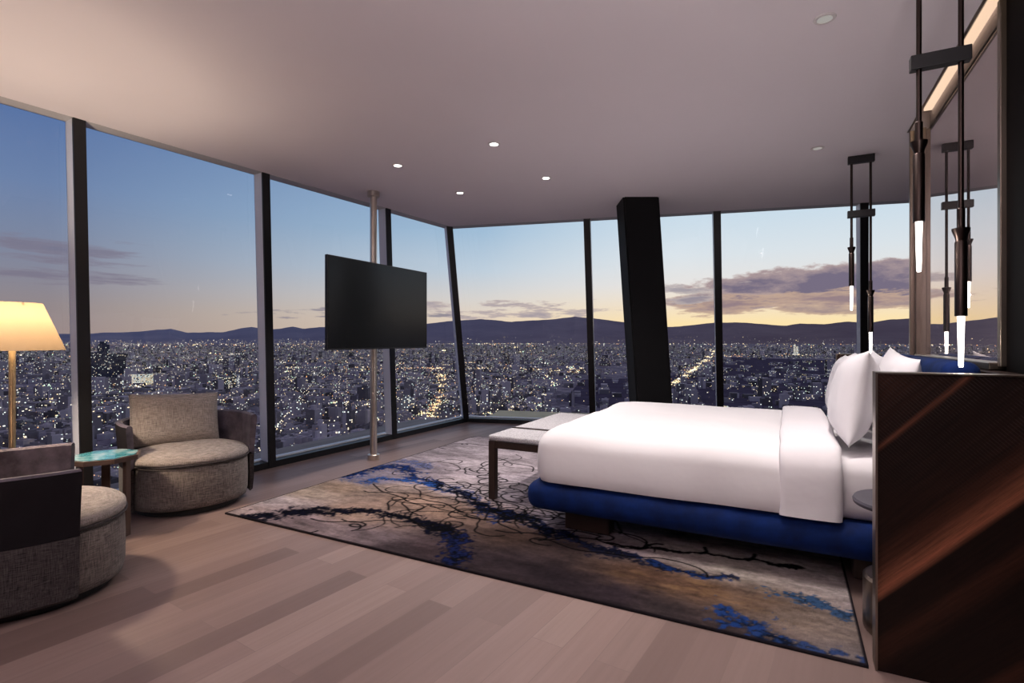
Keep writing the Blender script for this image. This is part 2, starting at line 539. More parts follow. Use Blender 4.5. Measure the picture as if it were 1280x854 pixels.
# ------------------------------------------------------------------ bed
BY0, BY1, BX0, BX1 = 3.04, 4.94, -1.50, .755
bed = thing('bed', 'king bed on a royal blue upholstered base with blue headboard cushions', 'bed', ((BX0 + BX1) / 2, (BY0 + BY1) / 2, 0))
def rel(o, root):
    o.matrix_parent_inverse = Matrix.Translation(root.location).inverted()
    return o
bb = box(BX0, BX1, BY0, BY1, .165, .345, .075, 5)
rel(obj('base', bb, M['blue'], bed, True), bed)
bb = box(BX0 + .115, BX1 - .0, BY0 + .062, BY1 - .062, .345, .650, .075, 5)
rel(obj('mattress', bb, M['sheet'], bed, True), bed)
for x0, x1, y0, y1 in ((-1.30, -1.0, 3.24, 3.36), (-1.30, -1.0, 4.62, 4.74), (.30, .55, 3.24, 3.36), (.30, .55, 4.62, 4.74)):
    rel(obj('leg', box(x0, x1, y0, y1, 0.0145, .18, .008), M['leg_wood'], bed), bed)
ym = (BY0 + BY1) / 2
for y0, y1 in ((BY0 + .01, ym - .004), (ym + .004, BY1 - .01)):
    bb = box(.625, .772, y0, y1, .36, 1.15, .05, 5)
    rel(obj('headboard_cushion', bb, M['blue'], bed, True), bed)

# duvet: stacked rounded-rectangle rings, softly domed
def duvet():
    x0, x1, y0, y1 = -1.455, .20, 3.045, 4.935
    cx, cy = (x0 + x1) / 2, (y0 + y1) / 2; hx, hy = (x1 - x0) / 2, (y1 - y0) / 2
    rings = []
    prof = [(.012, .354), (.006, .37), (.0, .42), (.0, .50), (.004, .56)]
    Rr = .15
    for k in range(1, 9):
        a = R(90 * k / 8)
        prof.append((.004 + Rr * (1 - math.cos(a)), .56 + .125 * math.sin(a)))
    for k in range(1, 12):
        f = k / 12
        prof.append((.154 + (hx - .154 - .02) * f, .685 + .028 * math.sin(f * PI / 2)))
    b = bmesh.new()
    prev = None
    for ins, z in prof:
        r = max(.012, .13 - ins * .25)
        hx_, hy_ = hx - ins, hy - ins
        # even sampling along the outline
        pts = []
        nx, ny = 30, 34
        for i in range(nx): pts.append((-1 + 2 * i / nx, -1))
        for i in range(ny): pts.append((1, -1 + 2 * i / ny))
        for i in range(nx): pts.append((1 - 2 * i / nx, 1))
        for i in range(ny): pts.append((-1, 1 - 2 * i / ny))
        ring = []
        for u, v in pts:
            x, y = u * hx_, v * hy_
            dx = max(0, abs(x) - (hx_ - r)); dy = max(0, abs(y) - (hy_ - r))
            if dx > 0 and dy > 0:
                l = math.hypot(dx, dy)
                m = max(dx, dy)
                x = math.copysign(hx_ - r + dx * m / l, x); y = math.copysign(hy_ - r + dy * m / l, y)
            p = Vector((cx + x, cy + y, z))
            w = noise.fractal(Vector((p.x * 2.2, p.y * 2.2, p.z * 2.2)), .8, 2, 3)
            drop = max(0, min(1, (.62 - z) / .25))
            side = noise.fractal(Vector((p.x * 3.2 + 5, p.y * 3.2, 0)), .8, 2, 2) * .016 * drop
            nrm = Vector((x / hx, y / hy, 0))
            if nrm.length: nrm.normalize()
            p += nrm * (side + .008 * w) + Vector((0, 0, .008 * w if z > .45 else .004 * w))
            ring.append(b.verts.new(p))
        if prev:
            n = len(ring)
            for i in range(n):
                b.faces.new((prev[i], prev[(i + 1) % n], ring[(i + 1) % n], ring[i]))
        prev = ring
    b.faces.new(prev)
    bmesh.ops.recalc_face_normals(b, faces=b.faces[:])
    bmesh.ops.delete(b, geom=[f for f in b.faces if f.calc_center_median().x > .085 and f.calc_center_median().z < .672 and abs(f.calc_center_median().y - cy) < hy - .004], context='FACES')
    return b
dv = thing('duvet', 'smooth white duvet spread over the bed with its head end folded back', 'duvet', (-.6, ym, .34))
rel(obj('cover', duvet(), M['duvet'], dv, True), dv)
# turned-down band
def turndown():
    pts = []
    y0, y1 = 3.030, 4.950
    for z in (.352, .40, .47, .54): pts.append((y0 + .012, z))
    for k in range(1, 9):
        a = R(90 * k / 8); pts.append((y0 + .012 + .138 * (1 - math.cos(a)), .575 + .135 * math.sin(a)))
    for k in range(1, 12): pts.append((y0 + .15 + (y1 - y0 - .3) * k / 12, .71 + .022 * math.sin(PI * k / 12)))
    for k in range(8, 0, -1):
        a = R(90 * k / 8); pts.append((y1 - .012 - .138 * (1 - math.cos(a)), .575 + .135 * math.sin(a)))
    for z in (.54, .47, .40, .352): pts.append((y1 - .012, z))
    # cross-section along x: rounded leading edge, flat, rounded trailing edge
    xs = [(-.030, -.022), (-.040, -.008), (-.032, .004), (-.01, .009), (.05, .011), (.12, .011), (.19, .008), (.225, .0), (.238, -.014), (.236, -.032)]
    n = len(pts); b = bmesh.new(); grid = []
    nor = []
    for i in range(n):
        p0 = Vector(pts[max(0, i - 1)]); p1 = Vector(pts[min(n - 1, i + 1)]); d = (p1 - p0).normalized()
        nor.append(Vector((-d.y, d.x)))
    for x, off in xs:
        row = []
        for i, (y, z) in enumerate(pts):
            w = noise.fractal(Vector((y * 3, z * 3, 2.1)), .8, 2, 2) * .010
            row.append(b.verts.new((x + w, y + nor[i].x * off, z + nor[i].y * off)))
        grid.append(row)
    for i in range(len(xs) - 1):
        for j in range(n - 1):
            b.faces.new((grid[i][j], grid[i + 1][j], grid[i + 1][j + 1], grid[i][j + 1]))
    bmesh.ops.recalc_face_normals(b, faces=b.faces[:])
    return b
rel(obj('turndown', turndown(), M['sheet'], dv, True), dv)

# pillows standing against the headboard
def add_pillow(label, loc, lean, w, h, t, seed, rz=0, roll=0):
    o = obj('pillow', pillow(w, h, t, seed=seed, wr=.012, pinch=.07), M['pillowcase'], None, True)
    o.rotation_euler = (lean, roll, R(90) + rz)
    o.location = loc
    tag(o, label, 'pillow', 'white bed pillows')
    return o
# local x -> along the bed width (world y), local z up, leaning towards the headboard
add_pillow('large white pillow leaning in front on the near side of the bed', (.322, 3.545, .938), R(10), .78, .50, .20, 1.3, R(-1), R(2))
add_pillow('white pillow standing behind the large front pillow, half hidden by the dark wing panel', (.505, 3.50, .938), R(10), .76, .50, .14, 5.1, R(1), R(-4))
add_pillow('white pillow on the far side of the bed with its pointed corner showing in front', (.352, 4.44, .917), R(10), .76, .47, .18, 9.7, 0, R(2))
add_pillow('white pillow on the far side tucked behind, against the blue headboard', (.528, 4.46, .925), R(10), .74, .47, .115, 13.2, R(0), R(-3))

# ------------------------------------------------------------------ bench at the foot of the bed
bn = thing('bench', 'low bench with dark wood legs and pale grey padded seat at bed foot', 'bench', (-1.79, 4.28, .0145))
bx0, bx1, by0, by1 = -.275, .245, -.72, .72
fr = box(bx0 + .012, bx1 - .012, by0 + .012, by1 - .012, .395, .45, .004)
obj('frame', fr, M['leg_wood'], bn)
for sx in (0, 1):
    for sy in (0, 1):
        x = bx0 if sx == 0 else bx1 - .055; y = by0 if sy == 0 else by1 - .055
        obj('leg', box(x, x + .055, y, y + .055, 0, .452, .004), M['leg_wood'], bn)
obj('seat_pad', box(bx0 - .004, bx1 + .004, by0 - .004, -.335, .452, .497, .016, 3), M['bench'], bn, True)
obj('seat_pad', box(bx0 - .004, bx1 + .004, -.300, by1 + .004, .452, .497, .016, 3), M['bench'], bn, True)
obj('strap', box(bx0 - .002, bx1 + .002, -.330, -.305, .44, .503, .004), M['leg_wood'], bn)

# ------------------------------------------------------------------ nightstand
ns = thing('nightstand', 'small round dark nightstand between the bed and the wing panel', 'nightstand', (.46, 2.765, 0))
obj('top', lathe([(.185, .535), (.205, .54), (.208, .552), (.203, .562), (.0005, .562)], 48), M['night_top'], ns, 'auto')
obj('stem', lathe([(.10, .235), (.085, .30), (.075, .42), (.09, .535)], 32), M['plinth'], ns, True)
obj('base', lathe([(.165, 0), (.17, .01), (.17, .225), (.16, .235)], 40), M['bronze'], ns, 'auto')

# ------------------------------------------------------------------ pendants
def pendant(label, yy, dz, dzs):
    p = thing('pendant_light', label, 'pendant lamp', (.545, yy, CEIL), 0, 'twin rod pendant lamps')
    Z = lambda z: z - CEIL
    obj('canopy', box(-.095, .095, -.024, .024, -.062, 0, .003), M['black_metal'], p)
    obj('spacer_bar', box(-.098, .098, -.022, .022, Z(2.358) + dzs, Z(2.416) + dzs, .003), M['black_metal'], p)
    for x, ztop, zbot, zend in ((-.068, 2.015, 1.735, 1.527), (.067, 1.645, 1.345, 1.138)):
        t = lambda z: Z(z + dz)
        obj('rod', cyl((x, 0, -.05), (x, 0, t(ztop) + .05), .0095, 14), M['bronze_dark'], p, 'auto')
        h = lathe([(.0205, t(zbot)), (.0205, t(ztop) - .005), (.017, t(ztop)), (.019, t(ztop) + .012), (.029, t(ztop) + .040), (.030, t(ztop) + .050),
                   (.0135, t(ztop) + .052), (.0135, t(ztop) + .128), (.010, t(ztop) + .132)], 24, x, 0)
        obj('socket', h, M['bronze_dark'], p, 'auto')
        obj('light_rod', lathe([(.0065, t(zend) + .003), (.0082, t(zend) + .012), (.0122, t(zbot) - .001)], 20, x, 0), M['lamp_tube'], p, True)
    return p
M['bronze_dark'] = plain('black_bronze', (.055, .040, .036), .35, 1, var=.2)
pendant('black pendant with two glowing rods hanging over the nightstand beside the near wing panel', 2.70, 0, 0)
pendant('black pendant with two glowing rods hanging at the far side of the bed', 5.30, -.03, -.075)

# ------------------------------------------------------------------ downlights
def downlight(label, x, y, power, lens, spot=True, size=R(105)):
    d = thing('ceiling_downlight', label, 'ceiling light', (x, y, CEIL), 0, 'recessed ceiling downlights')
    obj('trim_ring', lathe([(.034, -.001), (.034, -.006), (.046, -.006), (.05, -.001), (.05, .0)], 28, cap=False), M['white_trim'], d, 'auto')
    obj('lens', lathe([(.034, -.004), (.034, -.002)], 24), lens, d)
    return d
def spot(x, y, power, size=115, blend=.9, col=(1, .86, .74), rad=.05):
    l = bpy.data.lights.new('downlight_or_fill_beam', 'SPOT'); l.energy = power; l.color = col
    l.spot_size = R(size); l.spot_blend = blend; l.shadow_soft_size = rad
    o = bpy.data.objects.new('downlight_or_fill_beam', l); link(o); o.location = (x, y, CEIL - .02)
DLS = [('lit ceiling downlight above the floor between television and bed', -3.07, 3.69, 1),
       ('brightest lit ceiling downlight, above the near foot corner of the bed', -2.06, 3.64, 1),
       ('lit ceiling downlight above the middle of the bed foot', -2.05, 4.63, 1),
       ('small lit ceiling downlight deepest in the glass corner', -3.06, 4.68, 1),
       ('unlit looking ceiling downlight above the pillows on the near side', .157, 2.957, 0),
       ('unlit looking ceiling downlight beside the canopy of the far pendant', .212, 4.926, 0)]
for lab, x, y, lit in DLS:
    downlight(lab, x, y, 0, M['downlight_lens'] if lit else M['downlight_dim'])

# ------------------------------------------------------------------ television on its floor-to-ceiling pole
pl = thing('television_pole', 'satin nickel floor to ceiling pole beside the long window carrying the television', 'pole', (-3.845, 4.235, 0))
obj('pole', cyl((0, 0, 0), (0, 0, CEIL), .036, 28), M['nickel'], pl, 'auto')
obj('flange', lathe([(.062, 0), (.062, .05), (.056, .056)], 32), M['nickel'], pl, 'auto')
obj('flange', lathe([(.056, CEIL - .056), (.062, CEIL - .05), (.062, CEIL)], 32), M['nickel'], pl, 'auto')
obj('bracket', box(.03, .185, -.05, .05, 1.42, 1.72, .004), M['black_metal'], pl)
tv = thing('television', 'large black flat television, switched off, mounted on the nickel pole', 'television', (-3.6, 4.09, 1.16))
obj('housing', box(-.052, -.004, -.66, .66, .06, .78, .012), M['tv_black'], tv)
obj('bezel', box(-.02, .014, -.722, .722, 0, .845, .004), M['tv_black'], tv)
obj('screen', box(.010, .0155, -.714, .714, .016, .837), M['screen'], tv)

# ------------------------------------------------------------------ armchairs
def armchair(label, loc, facing, lean, shift=0):
    a = thing('armchair', label, 'armchair', loc, math.atan2(-facing[0], facing[1]), 'round swivel armchairs')
    r0 = .393
    obj('plinth', lathe([(.33, 0), (.34, .006), (.34, .045)], 48), M['plinth'], a)
    def blob(r, phi, sq=2.35):
        c, s = math.cos(phi), math.sin(phi)
        k = (abs(c) ** sq + abs(s) ** sq) ** (-1 / sq)
        return r * k * c, r * k * s * .98
    N = 72
    # drum
    b = bmesh.new(); prev = None
    for r, z in ((r0 - .045, .042), (r0 - .012, .055), (r0 - .002, .10), (r0, .22), (r0 - .004, .335), (r0 - .02, .350), (r0 - .10, .352)):
        ring = [b.verts.new((*blob(r, 2 * PI * k / N), z)) for k in range(N)]
        if prev:
            for k in range(N): b.faces.new((prev[k], prev[(k + 1) % N], ring[(k + 1) % N], ring[k]))
        else: b.faces.new(ring[::-1])
        prev = ring
    b.faces.new(prev)
    obj('drum', b, M['tweed'], a, True)
    # seat cushion
    b = bmesh.new(); prev = None
    prof = [(r0 - .05, .353), (r0 - .008, .362), (r0 + .004, .378), (r0 + .002, .398), (r0 - .02, .418), (r0 - .07, .434), (r0 - .16, .448), (.12, .456), (.03, .458)]
    for r, z in prof:
        ring = [b.verts.new((*blob(r, 2 * PI * k / N), z + .008 * noise.noise(Vector((math.cos(2 * PI * k / N) * 1.7, math.sin(2 * PI * k / N) * 1.7, z * 9))))) for k in range(N)]
        if prev:
            for k in range(N): b.faces.new((prev[k], prev[(k + 1) % N], ring[(k + 1) % N], ring[k]))
        else: b.faces.new(ring[::-1])
        prev = ring
    b.faces.new(prev)
    sc_ = obj('seat_cushion', b, M['tweed_seat'], a, True)
    # piping round the seat's lower edge
    b = bmesh.new(); rings = []
    for k in range(N):
        x, y = blob(r0 + .004, 2 * PI * k / N); d = Vector((x, y, 0)).normalized()
        c = Vector((x, y, .362))
        rings.append([b.verts.new(c + d * .006 * math.cos(q * PI / 3) + Vector((0, 0, .006 * math.sin(q * PI / 3)))) for q in range(6)])
    for k in range(N):
        for q in range(6):
            b.faces.new((rings[k][q], rings[(k + 1) % N][q], rings[(k + 1) % N][(q + 1) % 6], rings[k][(q + 1) % 6]))
    bmesh.ops.recalc_face_normals(b, faces=b.faces[:])
    obj('piping', b, M['tweed_dark'], sc_, True)
    # shell: upper velvet part and lower tweed wrap, open to the front
    def shell(zs, ri, ro, ph0, ph1, n=54):
        """closed strip: profile outer bottom -> outer top -> inner top -> inner bottom"""
        b = bmesh.new(); cols = []
        for k in range(n + 1):
            ph = ph0 + (ph1 - ph0) * k / n
            col = []
            for (z, f, o) in zs:
                rr = (ro if o else ri) + f
                x, y = blob(rr, ph, 2.7)
                col.append(b.verts.new((x, y, z)))
            cols.append(col)
        m = len(zs)
        for k in range(n):
            for q in range(m):
                b.faces.new((cols[k][q], cols[k + 1][q], cols[k + 1][(q + 1) % m], cols[k][(q + 1) % m]))
        b.faces.new(cols[0]); b.faces.new(cols[-1][::-1])
        bmesh.ops.recalc_face_normals(b, faces=b.faces[:])
        return b
    p0, p1 = R(180 - 24), R(360 + 24)
    up = [(.345, .002, 1), (.50, .012, 1), (.62, .022, 1), (.645, .020, 1), (.655, .010, 1), (.655, .022, 0), (.645, .012, 0), (.62, .010, 0), (.50, .004, 0), (.36, .0, 0)]
    sh = obj('shell', shell(up, r0 + .0, r0 + .032, p0, p1), [M['velvet'], M['shaded_velvet']], a, 'auto')
    m_ = len(up)
    for f in sh.data.polygons:
        if f.index < 54 * m_ and f.index % m_ < 3: f.material_index = 1
    lo = [(.05, -.025, 1), (.065, -.008, 1), (.15, .0, 1), (.343, .002, 1), (.343, .0, 0), (.05, 0, 0)]
    obj('shell_skirt', shell(lo, r0 + .003, r0 + .032, p0, p1), M['tweed_dark'], a, 'auto')
    # back cushion
    bc = obj('back_cushion', pillow(.62, .41, .17, n=22, seed=len(label), wr=.004, pinch=.03), M['tweed_seat'], a, True)
    bc.location = (shift, -.23, .625); bc.rotation_euler = (R(15), R(lean), 0)
    return a
armchair('tweed tub armchair by the window, its back cushion upright, beyond the octagonal table', (-4.07, 2.45, 0), (.957, -.29), -2.5, .035)
armchair('tweed and dark velvet tub armchair beside the floor lamp, cut by the picture edge', (-3.345, 1.222, 0), (.36, .93), 2)

# ------------------------------------------------------------------ octagonal side table
st = thing('side_table', 'small octagonal side table with turquoise top between the two armchairs', 'table', (-3.86, 1.785, 0), R(12))
def octa(r, z0, z1): return prism([(r * math.cos(R(45 * k + 22.5)), r * math.sin(R(45 * k + 22.5))) for k in range(8)], z0, z1)
obj('rim', octa(.198, .487, .515), M['table_wood'], st)
obj('inlay', octa(.184, .510, .519), M['turquoise'], st)
for k in range(3):
    a = R(120 * k + 20)
    c, s = math.cos(a), math.sin(a)
    b = box(-.011, .011, -.024, .024, 0, .488, .003)
    bmesh.ops.rotate(b, verts=b.verts[:], cent=(0, 0, 0), matrix=Matrix.Rotation(a, 3, 'Z'))
    bmesh.ops.translate(b, verts=b.verts[:], vec=(c * .135, s * .135, 0))
    obj('leg', b, M['table_wood'], st)

# ------------------------------------------------------------------ floor lamp
LX, LY = -3.865, 1.335
fl = thing('floor_lamp', 'lit floor lamp with cream cone shade and slim brass pole behind armchair', 'lamp', (LX, LY, 0))
obj('base', lathe([(.13, 0), (.13, .014), (.125, .02), (.02, .024)], 40), M['gold'], fl, 'auto')
obj('pole', cyl((0, 0, .02), (0, 0, 1.20), .0155, 20), M['gold'], fl, 'auto')
obj('lamp_shade', lathe([(.232, 1.192), (.130, 1.458)], 56, cap=False), M['shade'], fl, True)
sp = lathe([(.03, 1.44), (.03, 1.446)], 20)
for kk in range(3):
    a = R(120 * kk); cyl((.03 * math.cos(a), .03 * math.sin(a), 1.443), (.134 * math.cos(a), .134 * math.sin(a), 1.443), .003, 8, bm=sp)
cyl((0, 0, 1.18), (0, 0, 1.445), .007, 10, bm=sp)
obj('shade_carrier', sp, M['gold'], fl, 'auto')
obj('bulb', lathe([(.008, 1.365), (.020, 1.38), (.024, 1.40), (.016, 1.425), (.004, 1.432)], 20), emit('lamp_bulb', (1, .80, .52), 8), fl, True)

# ------------------------------------------------------------------ rug
def rug():
    X0, X1, Y0, Y1 = -3.578, .272, 2.408, 5.81
    nx, ny = 520, 460
    xs = np.linspace(X0, X1, nx); ys = np.linspace(Y0, Y1, ny)
    gx, gy = np.meshgrid(xs, ys)
    cps = [((-3.5,2.47),(165,150,150)),((-3.59,2.74),(178,168,172)),((-3.5,3.03),(168,153,138)),((-3.29,3.27),(165,143,124)),((-2.73,2.87),(160,136,120)),((-2.55,3.28),(155,130,114)),((-2.17,3.16),(145,120,104)),((-1.88,3.12),(115,94,84)),((-1.5,2.98),(85,66,58)),((-1.23,2.98),(64,50,50)),((-3.05,2.51),(130,115,120)),((-2.68,2.45),(134,119,122)),((-2.35,2.47),(124,110,114)),((-2.09,2.39),(74,64,68)),((-1.84,2.52),(80,66,70)),((-1.54,2.56),(66,55,60)),((-1.14,2.54),(60,50,56)),((-.82,2.5),(66,55,62)),((-.53,2.44),(74,64,66)),((-.26,2.4),(86,73,74)),((-3.22,4.69),(160,150,155)),((-2.73,4.53),(178,168,172)),((-2.97,5.29),(182,172,176)),((-2.34,3.77),(180,169,172)),((-1.88,3.75),(172,163,172)),((-1.39,3.38),(150,142,156)),((-1.07,3.45),(170,160,175)),((-2.16,4.14),(184,173,180)),((-.85,3.1),(150,134,138)),((-.54,3.12),(165,152,148)),((-.32,3.06),(172,162,152)),((.06,3.16),(172,160,156)),((.23,3.05),(172,162,158)),((-.69,2.77),(104,78,62)),((-.44,2.75),(122,93,72)),((-.22,2.73),(126,102,84)),((-.02,2.67),(140,124,112)),((.16,2.62),(146,131,122)),((.21,2.48),(120,110,108)),((.28,2.9),(160,148,146)),((-3.33,4.03),(140,130,140)),((-3.23,3.59),(130,124,142)),((-1,4.5),(165,155,160)),((0,4.5),(165,155,160)),((-1.5,5.5),(170,160,165)),((0,5.5),(165,155,160)),((-2.9,3.45),(160,142,132))]
    def fbm(sc, seed, octs=4, st=(1, 1)):
        out = np.zeros_like(gx); amp = 1; tot = 0
        r = np.random.RandomState(seed)
        for o in range(octs):
            f = sc * 2 ** o
            w, h = int((X1 - X0) * f * st[0]) + 3, int((Y1 - Y0) * f * st[1]) + 3
            g = r.rand(h, w)
            px = (gx - X0) * f * st[0]; py = (gy - Y0) * f * st[1]
            ix = px.astype(int); iy = py.astype(int); fx = px - ix; fy = py - iy
            fx = fx * fx * (3 - 2 * fx); fy = fy * fy * (3 - 2 * fy)
            v = (g[iy, ix] * (1 - fx) + g[iy, ix + 1] * fx) * (1 - fy) + (g[iy + 1, ix] * (1 - fx) + g[iy + 1, ix + 1] * fx) * fy
            out += amp * v; tot += amp; amp *= .55
        return out / tot - .5
    wx = gx + .30 * fbm(2.2, 1); wy = gy + .16 * fbm(2.6, 2)
    num = np.zeros(gx.shape + (3,)); den = np.zeros(gx.shape)
    for (px, py), c in cps:
        d2 = ((wx - px) * .8) ** 2 + ((wy - py) * 1.25) ** 2 + .004
        w = d2 ** -1.7
        num += w[..., None] * np.array(c); den += w
    col = num / den[..., None]
    # streaky pile tone, golden-brown flecks near the head end
    col = 255 * (col / 255) ** 1.3 * 1.14
    col = col * .72 + col.mean(-1, keepdims=True) * np.array((1.0, .96, .98)) * .28
    col *= (1 + .55 * fbm(5, 3, 5, (.6, 1.8)) + .45 * fbm(22, 4, 4, (.6, 1.5)) + .25 * fbm(70, 5, 2))[..., None]
    def seg_dist(pts, jx=0, jy=0):
        d = np.full(gx.shape, 9.0); tt = np.zeros(gx.shape)
        X = gx + jx; Y = gy + jy
        n = len(pts) - 1
        for i in range(n):
            (ax, ay), (bx, by) = pts[i], pts[i + 1]
            vx, vy = bx - ax, by - ay; L = vx * vx + vy * vy + 1e-9
            t = np.clip(((X - ax) * vx + (Y - ay) * vy) / L, 0, 1)
            q = np.hypot(X - ax - t * vx, Y - ay - t * vy)
            m = q < d
            d[m] = q[m]; tt[m] = (i + t[m]) / n
        return d, tt
    def paint(mask, c):
        nonlocal col
        m = np.clip(mask, 0, 1)[..., None]
        col = col * (1 - m) + np.array(c) * m
    j1 = .16 * fbm(5, 11); j2 = .16 * fbm(5, 12)
    n1 = fbm(14, 13, 4, (.7, 1.4)); n2 = fbm(30, 14, 3); n3 = fbm(60, 15, 2)
    def vein(pts, w0, w1, c, dens=1.0, rag=1.0):
        d, t = seg_dist(pts, j1, j2)
        w = w0 + (w1 - w0) * t
        m = (1 - d / w) * 1.5 + rag * 3.0 * n1 + rag * 3.0 * n2 + rag * 2.2 * n3
        st = np.clip(.72 + 2.0 * n3 + 1.3 * n2, .3, 1.0)[..., None]
        mm = np.clip(m * 1.25, 0, 1) * dens
        paint(mm, np.array(c) * st)
    navy = (10, 11, 26); blue = (24, 46, 104); lblue = (70, 94, 146); ink = (9, 8, 11)
    vein([(-3.77,3.54),(-3.77,3.83),(-3.74,4.09),(-3.55,4.25),(-3.3,4.26),(-3.1,4.2)], .13, .08, (96, 108, 156), .75, 1.2)
    vein([(-3.6,3.6),(-3.6,3.9),(-3.5,4.1),(-3.18,3.96),(-2.87,3.8)], .16, .08, lblue, .6, 1.3)
    vein([(-3.58,3.56),(-3.55,3.85),(-3.4,4.1),(-3.18,3.96),(-2.87,3.8),(-2.52,3.66),(-2.21,3.53),(-1.97,3.36),(-1.81,3.27),(-1.58,3.22),(-1.39,3.15),(-1.2,3.06)], .10, .06, blue, .9)
    vein([(-3.27,3.5),(-3.2,3.63),(-2.97,3.70),(-2.7,3.66),(-2.49,3.62)], .07, .05, (46, 86, 160), .9)
    vein([(-2.6,3.7),(-2.2,3.5),(-1.9,3.34),(-1.6,3.23),(-1.3,3.1)], .045, .06, navy, .85)
    vein([(-2.0,3.36),(-1.68,3.33),(-1.46,3.24),(-1.2,3.06),(-.85,3.03),(-.64,2.99),(-.5,2.95),(-.37,2.95),(-.25,2.99)], .05, .035, (22, 30, 62), .9, .8)
    vein([(-1.2,3.05),(-.85,2.98),(-.6,2.93)], .07, .06, (22, 24, 44), .8)
    vein([(-.7,2.98),(-.5,2.94),(-.3,2.95)], .05, .04, (30, 58, 120), .7)
    vein([(-3.36,2.44),(-3.2,2.5),(-3.2,2.62),(-3.1,2.70),(-2.92,2.78),(-2.68,2.88),(-2.39,2.92),(-2.14,2.9),(-1.91,2.8),(-1.76,2.69),(-1.66,2.55),(-1.64,2.40)], .085, .085, navy, .95, .8)
    vein([(-1.9,2.78),(-1.74,2.66),(-1.65,2.52),(-1.64,2.40)], .06, .07, (26, 34, 76), .8)
    vein([(.0,2.89),(.1,2.85),(.17,2.84),(.28,2.79)], .055, .05, (46, 78, 120), .9, 1.4)
    vein([(-.24,2.53),(-.14,2.50),(-.09,2.44)], .10, .075, (30, 60, 124), .9)
    vein([(-.1,2.45),(.04,2.44),(.28,2.41)], .05, .045, (40, 62, 112), .85, 1.3)
    vein([(-.98,3.13),(-.88,3.13),(-.61,3.2),(-.44,3.22),(-.22,3.23),(.06,3.29)], .022, .022, ink, .9, .5)
    gold = np.clip((n1 * 3 + fbm(9, 21, 3, (.5, 2)) * 2), 0, 1) * np.exp(-(((gx + .4) / .45) ** 2 + ((gy - 2.74) / .16) ** 2))
    paint(gold * .4, (176, 138, 92))
    # thin ink-line contours: wandering loops
    lr = random.Random(21)
    thick = .0062
    def wander(x, y, n, step, ang, turn):
        pts = [(x, y)]
        for _ in range(n):
            ang += lr.gauss(0, turn); x += step * math.cos(ang); y += step * math.sin(ang)
            pts.append((x, y))
        return pts
    def ink_line(pts, w, c=ink, a=.9):
        xa = min(p[0] for p in pts) - .06; xb = max(p[0] for p in pts) + .06
        ya = min(p[1] for p in pts) - .06; yb = max(p[1] for p in pts) + .06
        i0, i1 = np.searchsorted(xs, [xa, xb]); k0, k1 = np.searchsorted(ys, [ya, yb])
        if i1 - i0 < 2 or k1 - k0 < 2: return
        X = gx[k0:k1, i0:i1]; Y = gy[k0:k1, i0:i1]; d = np.full(X.shape, 9.0)
        for (ax, ay), (bx, by) in zip(pts, pts[1:]):
            vx, vy = bx - ax, by - ay; L = vx * vx + vy * vy + 1e-9
            t = np.clip(((X - ax) * vx + (Y - ay) * vy) / L, 0, 1)
            d = np.minimum(d, np.hypot(X - ax - t * vx, Y - ay - t * vy))
        m = (np.clip((w * 1.5 - d) / (w * .9), 0, 1) * a)[..., None]
        col[k0:k1, i0:i1] = col[k0:k1, i0:i1] * (1 - m) + np.array(c) * m
    for cx, cy, sx, sy, cnt in ((-2.1, 3.2, .36, .15, 13), (-1.75, 3.02, .26, .12, 7), (-2.3, 4.15, .35, .3, 11), (-2.0, 3.55, .3, .16, 9), (-1.5, 3.38, .3, .09, 10), (-2.3, 2.66, .25, .10, 5),
                                (-1.25, 3.32, .25, .07, 6), (-2.75, 3.75, .25, .16, 4), (-2.7, 4.7, .35, .4, 8), (-2.0, 4.4, .3, .4, 5), (-1.5, 3.9, .3, .3, 4)):
        for _ in range(cnt):
            cur = lr.uniform(-.5, .5)
            x, y, ang = lr.gauss(cx, sx), lr.gauss(cy, sy), lr.uniform(0, 6.28)
            p = [(x, y)]
            for _ in range(lr.randint(14, 44)):
                cur = .85 * cur + lr.gauss(0, .14); ang += cur
                x += .026 * math.cos(ang) * 1.25; y += .026 * math.sin(ang) * .9
                p.append((x, y))
            ink_line(p, thick * lr.uniform(.7, 1.25))
    for x0, y0, n_ in ((-.75, 3.18, 4), (-.45, 3.22, 4), (-.2, 3.24, 4)):
        ink_line(wander(x0, y0, n_, .03, 1.2, .3), .01)
    # light dusting in the vein colours, darker binding at the edge
    edge = np.minimum(np.minimum(gx - X0, X1 - gx), np.minimum(gy - Y0, Y1 - gy))
    paint((edge < .012) * .85, (30, 26, 30))
    col = np.clip(col, 4, 250) / 255
    lin = np.where(col <= .04045, col / 12.92, ((col + .055) / 1.055) ** 2.4) * .80
    z = .012 + .0015 * n2
    verts = np.stack([gx, gy, z], -1).reshape(-1, 3)
    top = nx * ny
    idx = np.arange(top).reshape(ny, nx)
    quads = np.stack([idx[:-1, :-1], idx[:-1, 1:], idx[1:, 1:], idx[1:, :-1]], -1).reshape(-1, 4)
    border = np.concatenate([idx[0, :-1], idx[:-1, -1], idx[-1, :0:-1], idx[:0:-1, 0]])
    bv = verts[border].copy(); bv[:, 2] = 0.0
    nb = len(border); bi = np.arange(nb) + top; k2 = (np.arange(nb) + 1) % nb
    sides = np.stack([bi, bi[k2], border[k2], border], -1)
    verts = np.concatenate([verts, bv]); faces = np.concatenate([quads, sides])
    me = bpy.data.meshes.new('rug')
    me.from_pydata(verts.tolist(), [], faces.tolist()); me.update()
    rgba = np.ones((len(verts), 4), np.float32); rgba[:top, :3] = lin.reshape(-1, 3); rgba[top:, :3] = (.01, .009, .01)
    at = me.color_attributes.new('pile_colour', 'FLOAT_COLOR', 'POINT')
    at.data.foreach_set('color', rgba.ravel())
